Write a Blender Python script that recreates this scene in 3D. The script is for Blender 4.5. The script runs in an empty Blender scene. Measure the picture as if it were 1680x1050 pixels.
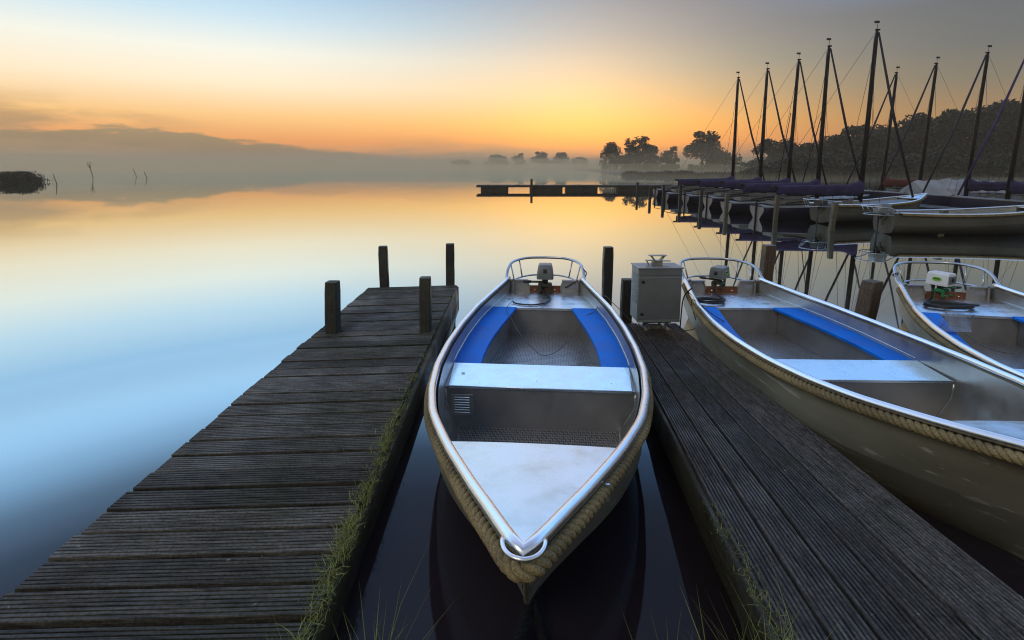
import bpy, math, random
from mathutils import Vector, Matrix, noise
random.seed(7)
R = math.radians
C = bpy.context.scene.collection
scene = bpy.context.scene
H = 1.85                                     # eye height above the water
TILT = math.atan(144/850); ct, st_ = math.cos(TILT), math.sin(TILT)

# ------------------------------------------------------------------ helpers
def at(px, py, z):
    """point at height z seen at photo pixel (px,py)"""
    r = (px-840)/850; u = (416-py)/850
    d = Vector((r, ct+u*st_, -st_+u*ct)); t = (z-H)/d.z
    return Vector((d.x*t, d.y*t, z))
def atd(px, py, d):
    """point at depth d seen at photo pixel"""
    r = (px-840)/850; u = (416-py)/850
    return Vector((r*d, (ct+u*st_)*d, H+(-st_+u*ct)*d))

class MB:
    def __init__(s): s.v = []; s.f = []; s.sm = []
    def add(s, vs, fs, smooth=False):
        n = len(s.v); s.v += [tuple(v) for v in vs]
        s.f += [tuple(i+n for i in f) for f in fs]; s.sm += [smooth]*len(fs)
    def box(s, c, d, M=None, bev=0.0):
        x, y, z = d[0]/2, d[1]/2, d[2]/2
        if bev > 0:
            b = min(bev, x*.9, y*.9, z*.9); vs = []; 
            pts = [(x-b, y), (x, y-b), (x, -y+b), (x-b, -y), (-x+b, -y), (-x, -y+b), (-x, y-b), (-x+b, y)]
            ins = [(x-b, y-b), (x-b, y-b), (x-b, -y+b), (x-b, -y+b), (-x+b, -y+b), (-x+b, -y+b), (-x+b, y-b), (-x+b, y-b)]
            for (ring, zz) in ((ins, -z), (pts, -z+b), (pts, z-b), (ins, z)):
                vs += [Vector((p[0], p[1], zz)) for p in ring]
            fs = []
            for k in range(3):
                for i in range(8):
                    j = (i+1) % 8; fs.append((k*8+i, k*8+8+i, k*8+8+j, k*8+j))
            fs.append(tuple(range(8))); fs.append(tuple(reversed(range(24, 32))))
        else:
            vs = [Vector((a*x, b*y, e*z)) for e in (-1, 1) for a, b in ((-1, -1), (1, -1), (1, 1), (-1, 1))]
            fs = [(3, 2, 1, 0), (4, 5, 6, 7), (0, 1, 5, 4), (1, 2, 6, 5), (2, 3, 7, 6), (3, 0, 4, 7)]
        if M: vs = [M @ v for v in vs]
        s.add([v+Vector(c) for v in vs], fs)
    def tube(s, path, r, n=10, closed=False, caps=True):
        path = [Vector(p) for p in path]; m = len(path)
        rr = r if isinstance(r, (list, tuple)) else [r]*m
        vs = []; up = Vector((0, 0, 1)); prev = None
        for i, p in enumerate(path):
            a = path[(i-1) % m] if (closed or i > 0) else p
            b = path[(i+1) % m] if (closed or i < m-1) else p
            t = (b-a).normalized()
            if prev is None:
                q = up if abs(t.z) < .9 else Vector((1, 0, 0))
                nrm = (q-t*q.dot(t)).normalized()
            else:
                nrm = (prev-t*prev.dot(t))
                nrm = nrm.normalized() if nrm.length > 1e-6 else prev
            prev = nrm; bi = t.cross(nrm)
            for k in range(n):
                an = 2*math.pi*k/n
                vs.append(p+(nrm*math.cos(an)+bi*math.sin(an))*rr[i])
        fs = []
        for i in range(m if closed else m-1):
            j = (i+1) % m
            for k in range(n):
                l = (k+1) % n; fs.append((i*n+k, i*n+l, j*n+l, j*n+k))
        if caps and not closed:
            fs.append(tuple(reversed(range(n)))); fs.append(tuple(range((m-1)*n, m*n)))
        s.add(vs, fs, True)
    def prism(s, pts, z0, z1):
        n = len(pts)
        vs = [(p[0], p[1], z0) for p in pts]+[(p[0], p[1], z1) for p in pts]
        fs = [tuple(reversed(range(n))), tuple(range(n, 2*n))]+[(i, (i+1) % n, n+(i+1) % n, n+i) for i in range(n)]
        s.add(vs, fs)
    def grid(s, rows, smooth=True, flip=False):
        m = len(rows[0]); vs = [p for r_ in rows for p in r_]; fs = []
        for i in range(len(rows)-1):
            for k in range(m-1):
                f = (i*m+k, i*m+k+1, (i+1)*m+k+1, (i+1)*m+k)
                fs.append(tuple(reversed(f)) if flip else f)
        s.add(vs, fs, smooth)
    def mesh(s, name):
        me = bpy.data.meshes.new(name); me.from_pydata(s.v, [], s.f); me.update()
        me.polygons.foreach_set('use_smooth', s.sm)
        return me
    def build(s, name, mat, parent=None):
        me = s.mesh(name); me.materials.append(mat)
        o = bpy.data.objects.new(name, me); C.objects.link(o)
        if parent: o.parent = parent
        return o
def recalc(o):
    import bmesh
    bm = bmesh.new(); bm.from_mesh(o.data); bmesh.ops.recalc_face_normals(bm, faces=bm.faces); bm.to_mesh(o.data); bm.free()
def tag(o, label=None, cat=None, group=None, kind=None):
    if label: o['label'] = label
    if cat: o['category'] = cat
    if group: o['group'] = group
    if kind: o['kind'] = kind
    return o
def empty(name, loc=(0, 0, 0), rz=0):
    o = bpy.data.objects.new(name, None); C.objects.link(o); o.location = loc; o.rotation_euler = (0, 0, rz)
    o.empty_display_size = .1
    return o
def copy_tree(o, parent=None):
    c = o.copy(); C.objects.link(c)
    c.parent = parent
    for ch in list(o.children): copy_tree(ch, c)
    return c
def RX(a): return Matrix.Rotation(a, 3, 'X')
def RY(a): return Matrix.Rotation(a, 3, 'Y')
def RZ(a): return Matrix.Rotation(a, 3, 'Z')
def smooth_path(pts, k=8):
    pts = [Vector(p) for p in pts]; out = []
    P = [pts[0]*2-pts[1]]+pts+[pts[-1]*2-pts[-2]]
    for i in range(1, len(P)-2):
        for j in range(k):
            t = j/k; a, b, c, d = P[i-1], P[i], P[i+1], P[i+2]
            out.append(.5*((2*b)+(c-a)*t+(2*a-5*b+4*c-d)*t*t+(3*b-a-3*c+d)*t*t*t))
    out.append(pts[-1]); return out

# ------------------------------------------------------------------ materials
def lin(c):
    return tuple(((x/255)/12.92 if x/255 <= .04045 else ((x/255+.055)/1.055)**2.4) for x in c)+(1,)
class NT:
    def __init__(s, name):
        s.m = bpy.data.materials.new(name); s.m.use_nodes = True; s.t = s.m.node_tree
        s.b = s.t.nodes['Principled BSDF']; s.out = s.t.nodes['Material Output']
    def n(s, typ, **k):
        o = s.t.nodes.new(typ)
        for a, b in k.items(): setattr(o, a, b)
        return o
    def l(s, a, b): s.t.links.new(a, b)
    def noise(s, scale, detail=4, vec=None, rough=.6, mscale=None):
        tc = s.n('ShaderNodeTexCoord'); src = tc.outputs['Object']
        if mscale:
            mp = s.n('ShaderNodeMapping'); mp.inputs['Scale'].default_value = mscale; s.l(src, mp.inputs[0]); src = mp.outputs[0]
        no = s.n('ShaderNodeTexNoise'); no.inputs['Scale'].default_value = scale; no.inputs['Detail'].default_value = detail
        no.inputs['Roughness'].default_value = rough; s.l(src, no.inputs['Vector']); return no.outputs['Fac']
    def ramp(s, fac, stops):
        r = s.n('ShaderNodeValToRGB'); e = r.color_ramp.elements
        while len(e) < len(stops): e.new(.5)
        for i, (p, c) in enumerate(stops):
            e[i].position = p; e[i].color = c if len(c) == 4 else tuple(c)+(1,)
        s.l(fac, r.inputs[0]); return r.outputs[0]
    def mix(s, f, a, b, mode='MIX'):
        m = s.n('ShaderNodeMix', data_type='RGBA', blend_type=mode)
        for i, x in ((0, f), (6, a), (7, b)):
            if hasattr(x, 'links'): s.l(x, m.inputs[i])
            else: m.inputs[i].default_value = x
        return m.outputs[2]
    def bump(s, fac, dist, strength=1):
        b = s.n('ShaderNodeBump'); b.inputs['Distance'].default_value = dist; b.inputs['Strength'].default_value = strength
        s.l(fac, b.inputs['Height']); s.l(b.outputs[0], s.b.inputs['Normal'])
def simple(name, col, rough=.5, metal=0, var=.25, nscale=8, spec=.5, rvar=.1):
    t = NT(name); f = t.noise(nscale)
    lo = tuple(c*(1-var) for c in col)+(1,); hi = tuple(min(1, c*(1+var)) for c in col)+(1,)
    t.l(t.ramp(f, [(.3, lo), (.7, hi)]), t.b.inputs['Base Color'])
    t.l(t.ramp(t.noise(nscale*2.3), [(.3, (max(0, rough-rvar),)*3), (.7, (min(1, rough+rvar),)*3)]), t.b.inputs['Roughness'])
    t.b.inputs['Metallic'].default_value = metal; t.b.inputs['Specular IOR Level'].default_value = spec
    return t.m
def wood(name, dark, light, along, moss=0.0, rough=.62, spec=.4):
    """weathered timber, grain running along axis 'x','y' or 'z'"""
    t = NT(name); sc = {'x': (1.3, 22, 22), 'y': (22, 1.3, 22), 'z': (22, 22, 1.0)}[along]
    f = t.noise(3.2, 8, mscale=sc, rough=.7); g = t.noise(1.3, 5)
    geo = t.n('ShaderNodeNewGeometry')
    isl = t.ramp(geo.outputs['Random Per Island'], [(0, (.55,)*3), (.5, (.95,)*3), (1, (1.5,)*3)])
    col = t.ramp(f, [(.34, dark), (.68, light)])
    h2 = t.ramp(t.noise(70, 5), [(.35, (.6,)*3), (.65, (1.35,)*3)]); col = t.mix(1, col, h2, 'MULTIPLY')
    col = t.mix(.8, col, isl, 'MULTIPLY')
    spots = t.ramp(t.noise(30, 2), [(.735, (0, 0, 0)), (.76, (1, 1, 1))])
    sc2 = t.n('ShaderNodeMath', operation='MULTIPLY'); t.l(spots, sc2.inputs[0]); sc2.inputs[1].default_value = .5
    col = t.mix(sc2.outputs[0], col, (min(.6, light[0]*3), min(.6, light[1]*3.1), min(.6, light[2]*3.4), 1))
    if moss:
        mf = t.ramp(g, [(.5, (0, 0, 0)), (.68, (moss,)*3)])
        col = t.mix(mf, col, (.035, .045, .014, 1))
    t.l(col, t.b.inputs['Base Color'])
    t.l(t.ramp(t.noise(2.1, 6), [(.36, (rough-.28,)*3), (.6, (min(1, rough+.18),)*3)]), t.b.inputs['Roughness'])
    t.b.inputs['Specular IOR Level'].default_value = spec
    t.bump(f, .004, .8); return t.m
def alu(name, col, rough, rvar=.12, nsc=3, metal=1, bumpd=.0006, streak=None, smudge=.25):
    t = NT(name)
    f = t.noise(nsc, 4, mscale=streak or (1, 1, 1)); f2 = t.noise(nsc*4, 3)
    c = t.ramp(f, [(.3, tuple(x*(1-smudge) for x in col)), (.62, col)])
    sp = t.ramp(t.noise(60, 2), [(.74, (1, 1, 1)), (.78, (.75, .75, .75))])
    t.l(c, t.b.inputs['Base Color'])
    t.b.inputs['Metallic'].default_value = metal
    m = t.mix(.5, f, f2); t.l(t.ramp(m, [(.35, (max(.05, rough-rvar),)*3), (.65, (rough+rvar,)*3)]), t.b.inputs['Roughness'])
    t.bump(t.noise(nsc*.6, 2), .004, .25)
    return t.m
M = {}
M['deck'] = wood('dark_ribbed_decking', (.012, .0105, .0085), (.13, .118, .10), 'x', moss=.3, rough=.66, spec=.22)
M['ramp'] = wood('grey_ribbed_decking', (.015, .012, .010), (.125, .108, .096), 'y', moss=.25, rough=.66, spec=.2)
M['beam'] = wood('mossy_wet_beam', (.014, .012, .008), (.05, .045, .022), 'y', moss=.8)
M['post'] = wood('old_dark_post', (.010, .010, .010), (.040, .037, .033), 'z', moss=.4)
M['post_brown'] = wood('brown_post', (.04, .026, .016), (.13, .09, .06), 'z', moss=.3)
M['post_far'] = wood('grey_green_post', (.05, .045, .03), (.13, .12, .08), 'z', moss=.3)
M['jetty'] = wood('jetty_timber', (.02, .017, .012), (.05, .042, .03), 'x')
M['tube'] = alu('polished_aluminium_tube', (.93, .95, .97), .3, .05, 6, smudge=.06)
M['sheet'] = alu('brushed_aluminium_sheet', (.84, .92, .98), .27, .09, 2.2, smudge=.14)
M['rail'] = alu('dull_aluminium_rail', (.50, .52, .54), .32, .06, 6, smudge=.1)
M['polished'] = alu('polished_stern_plate', (.90, .94, .98), .33, .1, 3, smudge=.2)
M['liner'] = alu('dull_aluminium_plate', (.52, .51, .48), .38, .1, 2.5, metal=.85)
M['panel'] = alu('grey_aluminium_panel', (.36, .355, .36), .42, .1, 2.5, metal=.7)
def hullmat():
    t = NT('scuffed_olive_aluminium'); f = t.noise(1.6, 6, mscale=(1, .5, 2)); f2 = t.noise(5, 6, mscale=(2, .28, 6))
    c = t.ramp(f, [(.3, (.20, .185, .13)), (.7, (.32, .30, .22))])
    sc = t.ramp(f2, [(.60, (0, 0, 0)), (.65, (.8, .8, .8))])
    c = t.mix(sc, c, (.52, .50, .42, 1)); t.l(c, t.b.inputs['Base Color'])
    t.b.inputs['Metallic'].default_value = .45
    t.l(t.ramp(f, [(.3, (.34,)*3), (.7, (.5,)*3)]), t.b.inputs['Roughness']); t.bump(f, .004, .4); return t.m
M['hull'] = hullmat()
M['hull_shaded'] = simple('shade_darkened_aluminium_hull', (.085, .08, .062), .5, metal=.4, nscale=2)  # stands in for the hull metal, dimmer light on far boats put into colour
def floor_mat():
    t = NT('checker_plate'); tc = t.n('ShaderNodeTexCoord')
    hs = []
    for a, off in ((R(0), 0), (R(90), .5)):
        mp = t.n('ShaderNodeMapping'); mp.inputs['Rotation'].default_value = (0, 0, a); mp.inputs['Scale'].default_value = (17, 8, 1)
        t.l(tc.outputs['Object'], mp.inputs[0])
        br = t.n('ShaderNodeTexBrick'); br.inputs['Scale'].default_value = 1; br.inputs['Mortar Size'].default_value = .07
        br.inputs['Mortar Smooth'].default_value = .3
        br.inputs['Color1'].default_value = (1, 1, 1, 1); br.inputs['Color2'].default_value = (.2, .2, .2, 1); br.inputs['Mortar'].default_value = (0, 0, 0, 1)
        t.l(mp.outputs[0], br.inputs['Vector']); hs.append(br.outputs['Color'])
    h = t.mix(1, hs[0], hs[1], 'ADD'); t.bump(h, .004, .9)
    t.l(t.mix(h, (.44, .44, .45, 1), (.17, .17, .17, 1)), t.b.inputs['Base Color'])
    t.b.inputs['Metallic'].default_value = .8; t.b.inputs['Roughness'].default_value = .4; return t.m
M['floor'] = floor_mat()
def blue_mat():
    t = NT('blue_bench_paint'); f = t.noise(4, 5); s = t.noise(55, 3)
    c = t.ramp(f, [(.3, (.0, .13, .62)), (.7, (.0, .21, .86))])
    w = t.ramp(t.noise(9, 7, mscale=(3, .6, 1)), [(.66, (0, 0, 0)), (.72, (.22,)*3)])
    c = t.mix(w, c, (.25, .45, .85, 1)); sp = t.ramp(s, [(.74, (0, 0, 0)), (.77, (.8,)*3)])
    c = t.mix(sp, c, (.5, .6, .8, 1)); t.l(c, t.b.inputs['Base Color'])
    t.b.inputs['Specular IOR Level'].default_value = .12
    t.l(t.ramp(f, [(.3, (.4,)*3), (.7, (.6,)*3)]), t.b.inputs['Roughness']); t.bump(s, .0015, .4); return t.m
M['blue'] = blue_mat()
def rope_mat(name, a, b):
    t = NT(name); f = t.noise(160, 3); g = t.noise(3, 4)
    c = t.ramp(f, [(.3, a), (.7, b)]); d = t.ramp(g, [(.35, (.6, .6, .6)), (.65, (1.1, 1.08, 1.0))])
    t.l(t.mix(1, c, d, 'MULTIPLY'), t.b.inputs['Base Color']); t.b.inputs['Roughness'].default_value = .9
    t.b.inputs['Specular IOR Level'].default_value = .15; t.bump(f, .0012, .8); return t.m
M['rope'] = rope_mat('tan_rope', (.15, .115, .06), (.42, .34, .19))
M['black_rope'] = rope_mat('black_rope', (.004, .004, .005), (.02, .02, .022))
M['cable'] = simple('black_rubber_cable', (.008, .008, .010), .4)
M['wire'] = simple('thin_grey_wire', (.10, .10, .09), .5)
M['black'] = simple('black_plastic', (.012, .012, .013), .4)
M['pad'] = simple('varnished_brown_board', (.16, .055, .022), .5, nscale=12, var=.5)
M['cab'] = simple('grey_painted_cabinet', (.20, .22, .225), .42, var=.12, nscale=3)
M['cab_dark'] = simple('grey_cabinet_door', (.145, .16, .17), .36, var=.12, nscale=4)
M['galv'] = simple('galvanised_steel', (.28, .27, .23), .45, metal=.6, nscale=20)
M['cowl_grey'] = simple('grey_motor_cowl', (.17, .19, .20), .35, var=.08)
M['cowl_white'] = simple('white_motor_cowl', (.78, .80, .82), .3, var=.05)
M['green'] = simple('green_motor_bracket', (.03, .22, .07), .4)
M['olive'] = simple('dark_olive_bracket', (.05, .055, .035), .45)
M['logo'] = simple('lime_green_print', (.25, .60, .05), .4)
M['logo_dark'] = simple('dark_green_print', (.01, .16, .03), .4)
M['paint_white'] = simple('worn_white_number', (.55, .56, .60), .6)
M['sticker'] = simple('pale_registration_sticker', (.34, .36, .50), .4)
M['mast'] = simple('dark_varnished_mast', (.014, .009, .007), .45, nscale=5, spec=.2)
M['shroud'] = simple('steel_wire', (.05, .045, .04), .5)
M['jib'] = simple('furled_dark_jib', (.018, .014, .022), .7)
M['jib_purple'] = simple('furled_purple_jib', (.03, .021, .075), .7)
M['cover'] = simple('purple_sail_cover', (.026, .019, .078), .85, nscale=3, var=.4)
M['cover_red'] = simple('dark_red_sail_cover', (.12, .03, .025), .85, nscale=3)
M['tarp'] = simple('pale_grey_tarpaulin', (.28, .29, .31), .8, nscale=2)
M['navy'] = simple('navy_gelcoat', (.014, .013, .040), .35, nscale=2)
M['white_hull'] = simple('pale_gelcoat', (.15, .15, .155), .35, nscale=3)
M['sdeck'] = simple('pale_grey_sailboat_deck', (.14, .14, .135), .5, nscale=4)
M['flag'] = simple('dark_wind_vane', (.02, .012, .012), .6)
M['leaf'] = None
def leafmat(name, a, b, tr=.3):
    t = NT(name); geo = t.n('ShaderNodeNewGeometry')
    c = t.ramp(geo.outputs['Random Per Island'], [(0, a), (1, b)]); t.l(c, t.b.inputs['Base Color'])
    t.b.inputs['Roughness'].default_value = .6; t.b.inputs['Specular IOR Level'].default_value = .25
    tl = t.n('ShaderNodeBsdfTranslucent'); t.l(c, tl.inputs[0]); mx = t.n('ShaderNodeMixShader'); mx.inputs[0].default_value = tr
    t.l(t.b.outputs[0], mx.inputs[1]); t.l(tl.outputs[0], mx.inputs[2]); t.l(mx.outputs[0], t.out.inputs[0]); return t.m
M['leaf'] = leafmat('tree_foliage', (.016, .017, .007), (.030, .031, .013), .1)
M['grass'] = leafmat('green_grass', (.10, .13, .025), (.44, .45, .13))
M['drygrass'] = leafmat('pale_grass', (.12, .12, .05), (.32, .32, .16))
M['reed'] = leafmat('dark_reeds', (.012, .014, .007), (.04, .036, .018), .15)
M['bark'] = simple('dark_bark', (.025, .02, .014), .8)
M['soil'] = simple('dark_bank_soil', (.015, .014, .009), .9, nscale=5)
M['shore'] = simple('grassy_shore', (.03, .034, .014), .9, nscale=1)
def plastic():
    t = NT('clear_plastic'); tr = t.n('ShaderNodeBsdfTransparent'); tr.inputs[0].default_value = (.85, .9, .95, 1)
    t.b.inputs['Base Color'].default_value = (.45, .5, .6, 1); t.b.inputs['Roughness'].default_value = .2
    f = t.ramp(t.noise(14, 4), [(.35, (.12,)*3), (.65, (.38,)*3)])
    mx = t.n('ShaderNodeMixShader'); t.l(f, mx.inputs[0]); t.l(tr.outputs[0], mx.inputs[1]); t.l(t.b.outputs[0], mx.inputs[2]); t.l(mx.outputs[0], t.out.inputs[0])
    return t.m
M['plastic'] = plastic()
def water():
    t = NT('still_lake_water'); t.t.nodes.remove(t.b)
    lw = t.n('ShaderNodeLayerWeight'); lw.inputs['Blend'].default_value = .5
    f = t.ramp(lw.outputs['Facing'], [(0, (.02,)*3), (.36, (.022,)*3), (.44, (.032,)*3), (.50, (.06,)*3), (.545, (.14,)*3), (.60, (.36,)*3), (.64, (.60,)*3), (.70, (.93,)*3), (1, (.97,)*3)])
    g = t.n('ShaderNodeBsdfGlossy'); g.inputs['Roughness'].default_value = .022; g.inputs['Color'].default_value = (.85, .95, 1, 1)
    d = t.n('ShaderNodeBsdfDiffuse'); d.inputs[0].default_value = (.020, .015, .019, 1)
    nz = t.n('ShaderNodeTexNoise'); nz.inputs['Scale'].default_value = .5; nz.inputs['Detail'].default_value = 2
    tc = t.n('ShaderNodeTexCoord'); t.l(tc.outputs['Object'], nz.inputs['Vector'])
    b = t.n('ShaderNodeBump'); b.inputs['Distance'].default_value = .001; b.inputs['Strength'].default_value = .1
    t.l(nz.outputs['Fac'], b.inputs['Height']); t.l(b.outputs[0], g.inputs['Normal'])
    mx = t.n('ShaderNodeMixShader'); t.l(f, mx.inputs[0]); t.l(d.outputs[0], mx.inputs[1]); t.l(g.outputs[0], mx.inputs[2]); t.l(mx.outputs[0], t.out.inputs[0])
    return t.m
M['water'] = water()

# ------------------------------------------------------------------ world
def build_world():
    w = bpy.data.worlds.new('World'); scene.world = w; w.use_nodes = True; nt = w.node_tree; N = nt.nodes
    for n in list(N): N.remove(n)
    L = nt.links.new
    out = N.new('ShaderNodeOutputWorld'); tc = N.new('ShaderNodeTexCoord'); sep = N.new('ShaderNodeSeparateXYZ'); L(tc.outputs['Generated'], sep.inputs[0])
    def mth(op, a, b=None, c=None, clamp=False):
        m = N.new('ShaderNodeMath'); m.operation = op; m.use_clamp = clamp
        for i, x in enumerate((a, b, c)):
            if x is None: continue
            if hasattr(x, 'links'): L(x, m.inputs[i])
            else: m.inputs[i].default_value = x
        return m.outputs[0]
    def smooth(x, a, b):
        m = N.new('ShaderNodeMapRange'); m.interpolation_type = 'SMOOTHSTEP'
        for i, v in ((0, x), (1, a), (2, b)):
            if hasattr(v, 'links'): L(v, m.inputs[i])
            else: m.inputs[i].default_value = v
        m.inputs[3].default_value = 0; m.inputs[4].default_value = 1; return m.outputs[0]
    def ramp(f, stops):
        r = N.new('ShaderNodeValToRGB'); e = r.color_ramp.elements
        while len(e) < len(stops): e.new(.5)
        for i, (p, c) in enumerate(stops): e[i].position = p; e[i].color = lin(c)
        L(f, r.inputs[0]); return r.outputs[0]
    def mix(f, a, b, mode='MIX'):
        m = N.new('ShaderNodeMix'); m.data_type = 'RGBA'; m.blend_type = mode
        for i, x in ((0, f), (6, a), (7, b)):
            if hasattr(x, 'links'): L(x, m.inputs[i])
            else: m.inputs[i].default_value = x
        return m.outputs[2]
    x, y, z = sep.outputs
    az = mth('ARCTAN2', x, y); zz = mth('MAXIMUM', z, 0.0)
    left = ramp(zz, [(0, (205, 140, 78)), (.014, (235, 150, 78)), (.043, (252, 162, 82)), (.083, (255, 202, 130)), (.135, (253, 234, 202)), (.185, (240, 240, 228)), (.235, (196, 222, 236)), (.29, (154, 196, 228)), (.345, (170, 212, 246)), (.42, (155, 201, 241)), (.55, (135, 160, 200)), (1, (115, 118, 140))])
    right = ramp(zz, [(0, (220, 135, 66)), (.043, (245, 148, 66)), (.075, (226, 158, 78)), (.12, (174, 150, 114)), (.17, (130, 137, 131)), (.22, (106, 119, 130)), (.29, (88, 102, 120)), (.33, (122, 172, 228)), (.45, (120, 180, 250)), (.58, (115, 132, 165)), (1, (105, 108, 130))])
    back = ramp(zz, [(0, (120, 112, 92)), (.2, (150, 142, 120)), (.5, (140, 150, 165)), (1, (90, 115, 155))])
    fr = smooth(az, R(-30), R(28)); col = mix(fr, left, right)
    far = ramp(zz, [(0, (170, 122, 82)), (.043, (168, 118, 74)), (.075, (150, 116, 80)), (.12, (110, 105, 94)), (.17, (88, 94, 99)), (.225, (82, 90, 100)), (.27, (88, 118, 155)), (.32, (118, 176, 240)), (.45, (118, 180, 248)), (.6, (100, 120, 160)), (1, (100, 104, 125))])
    col = mix(smooth(az, R(16), R(42)), col, far)
    edge = mth('MULTIPLY', smooth(mth('ABSOLUTE', az), R(30), R(48)), smooth(mth('MULTIPLY', az, -1), R(0), R(1)))
    gain = mth('ADD', 1, mth('MULTIPLY', smooth(zz, .305, .42), 1.05)); gc = N.new('ShaderNodeCombineColor')
    for i_ in range(3): L(gain, gc.inputs[i_])
    col = mix(1.0, col, gc.outputs[0], 'MULTIPLY')
    fb = smooth(mth('ABSOLUTE', az), R(58), R(120)); col = mix(fb, col, back)
    # low fog bank lying far off on the left, with a cloudy upper edge
    nz = N.new('ShaderNodeTexNoise'); nz.inputs['Scale'].default_value = 13; nz.inputs['Detail'].default_value = 5; nz.inputs['Roughness'].default_value = .55
    cb = N.new('ShaderNodeCombineXYZ'); L(az, cb.inputs[0]); L(mth('MULTIPLY', z, 5.0), cb.inputs[1]); cb.inputs[2].default_value = 1.7; L(cb.outputs[0], nz.inputs['Vector'])
    def azp(d): return (d+50)/60
    pr = N.new('ShaderNodeValToRGB'); e = pr.color_ramp.elements; stops = [(azp(-48), .60), (azp(-40), .62), (azp(-36), .66), (azp(-32), .69), (azp(-28.5), .52), (azp(-24), .43), (azp(-19), .34), (azp(-14), .22), (azp(-8), .12), (azp(0), .02)]
    while len(e) < len(stops): e.new(.5)
    for i_, (p_, c_) in enumerate(stops): e[i_].position = p_; e[i_].color = (c_, c_, c_, 1)
    mr = N.new('ShaderNodeMapRange'); L(az, mr.inputs[0]); mr.inputs[1].default_value = R(-50); mr.inputs[2].default_value = R(10); L(mr.outputs[0], pr.inputs[0])
    top = mth('ADD', mth('MULTIPLY', pr.outputs[0], .084), mth('MULTIPLY', mth('SUBTRACT', nz.outputs['Fac'], .5), mth('MULTIPLY', pr.outputs[0], .11)))
    bank = mth('SUBTRACT', 1, smooth(zz, mth('SUBTRACT', top, .005), mth('ADD', top, .006)))
    bcol = ramp(mth('MULTIPLY', zz, 10), [(0, (126, 104, 74)), (.25, (116, 106, 80)), (.5, (130, 124, 96)), (.75, (158, 144, 106))])
    bk = mth('MULTIPLY', bank, mth('MULTIPLY', smooth(az, R(3), R(-12)), .88)); col = mix(bk, col, bcol)
    # thin brownish cloud wisps
    n2 = N.new('ShaderNodeTexNoise'); n2.inputs['Scale'].default_value = 5.5; n2.inputs['Detail'].default_value = 7; n2.inputs['Roughness'].default_value = .55
    c2 = N.new('ShaderNodeCombineXYZ'); L(az, c2.inputs[0]); L(mth('MULTIPLY', z, 5.0), c2.inputs[1]); c2.inputs[2].default_value = 3.1; L(c2.outputs[0], n2.inputs['Vector'])
    lowband = mth('MULTIPLY', smooth(zz, .115, .06), smooth(zz, .0, .02))
    side = mth('MAXIMUM', smooth(az, R(-26), R(-42)), mth('MULTIPLY', smooth(mth('ABSOLUTE', mth('ADD', az, R(3))), R(16), R(4)), smooth(zz, .062, .03)))
    wf = mth('MULTIPLY', mth('MULTIPLY', smooth(n2.outputs['Fac'], .38, .60), lowband), mth('MULTIPLY', side, .8)); col = mix(wf, col, lin((172, 138, 100)))
    bg = N.new('ShaderNodeBackground'); L(col, bg.inputs[0]); bg.inputs[1].default_value = 1.0
    sky = N.new('ShaderNodeTexSky'); sky.sky_type = 'NISHITA'; sky.sun_disc = False; sky.sun_elevation = R(3); sky.sun_rotation = R(8); sky.dust_density = 3
    b2 = N.new('ShaderNodeBackground'); L(sky.outputs[0], b2.inputs[0]); b2.inputs[1].default_value = .02
    ad = N.new('ShaderNodeAddShader'); L(bg.outputs[0], ad.inputs[0]); L(b2.outputs[0], ad.inputs[1]); L(ad.outputs[0], out.inputs[0])
build_world()
sl = bpy.data.lights.new('sun', 'SUN'); sl.energy = .55; sl.angle = R(22); sl.color = (1, .86, .62)
so = bpy.data.objects.new('sun', sl); C.objects.link(so); so.rotation_euler = (R(52), 0, R(-38))   # soft warm glow from behind left

# ------------------------------------------------------------------ setting
b = MB(); b.add([(-2500, -300, 0), (2500, -300, 0), (2500, 3000, 0), (-2500, 3000, 0)], [(0, 1, 2, 3)])
tag(b.build('water', M['water']), 'still lake water mirroring the dawn sky', kind='structure')
def box_obj(name, lo, hi, mat):
    q = MB(); q.box([(a+c)/2 for a, c in zip(lo, hi)], [c-a for a, c in zip(lo, hi)]); return q.build(name, mat)
def volmat(name, col, dens):
    t = NT(name); t.t.nodes.remove(t.b); v = t.n('ShaderNodeVolumePrincipled'); v.inputs['Color'].default_value = col+(1,)
    v.inputs['Density'].default_value = dens; v.inputs['Anisotropy'].default_value = .2; t.l(v.outputs[0], t.out.inputs['Volume']); return t.m
HZ = True
if HZ:
    tag(box_obj('haze', (-2600, -320, -2.5), (2600, 3100, 22), volmat('morning_haze', (.93, .72, .48), .0011)), kind='stuff')
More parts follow.
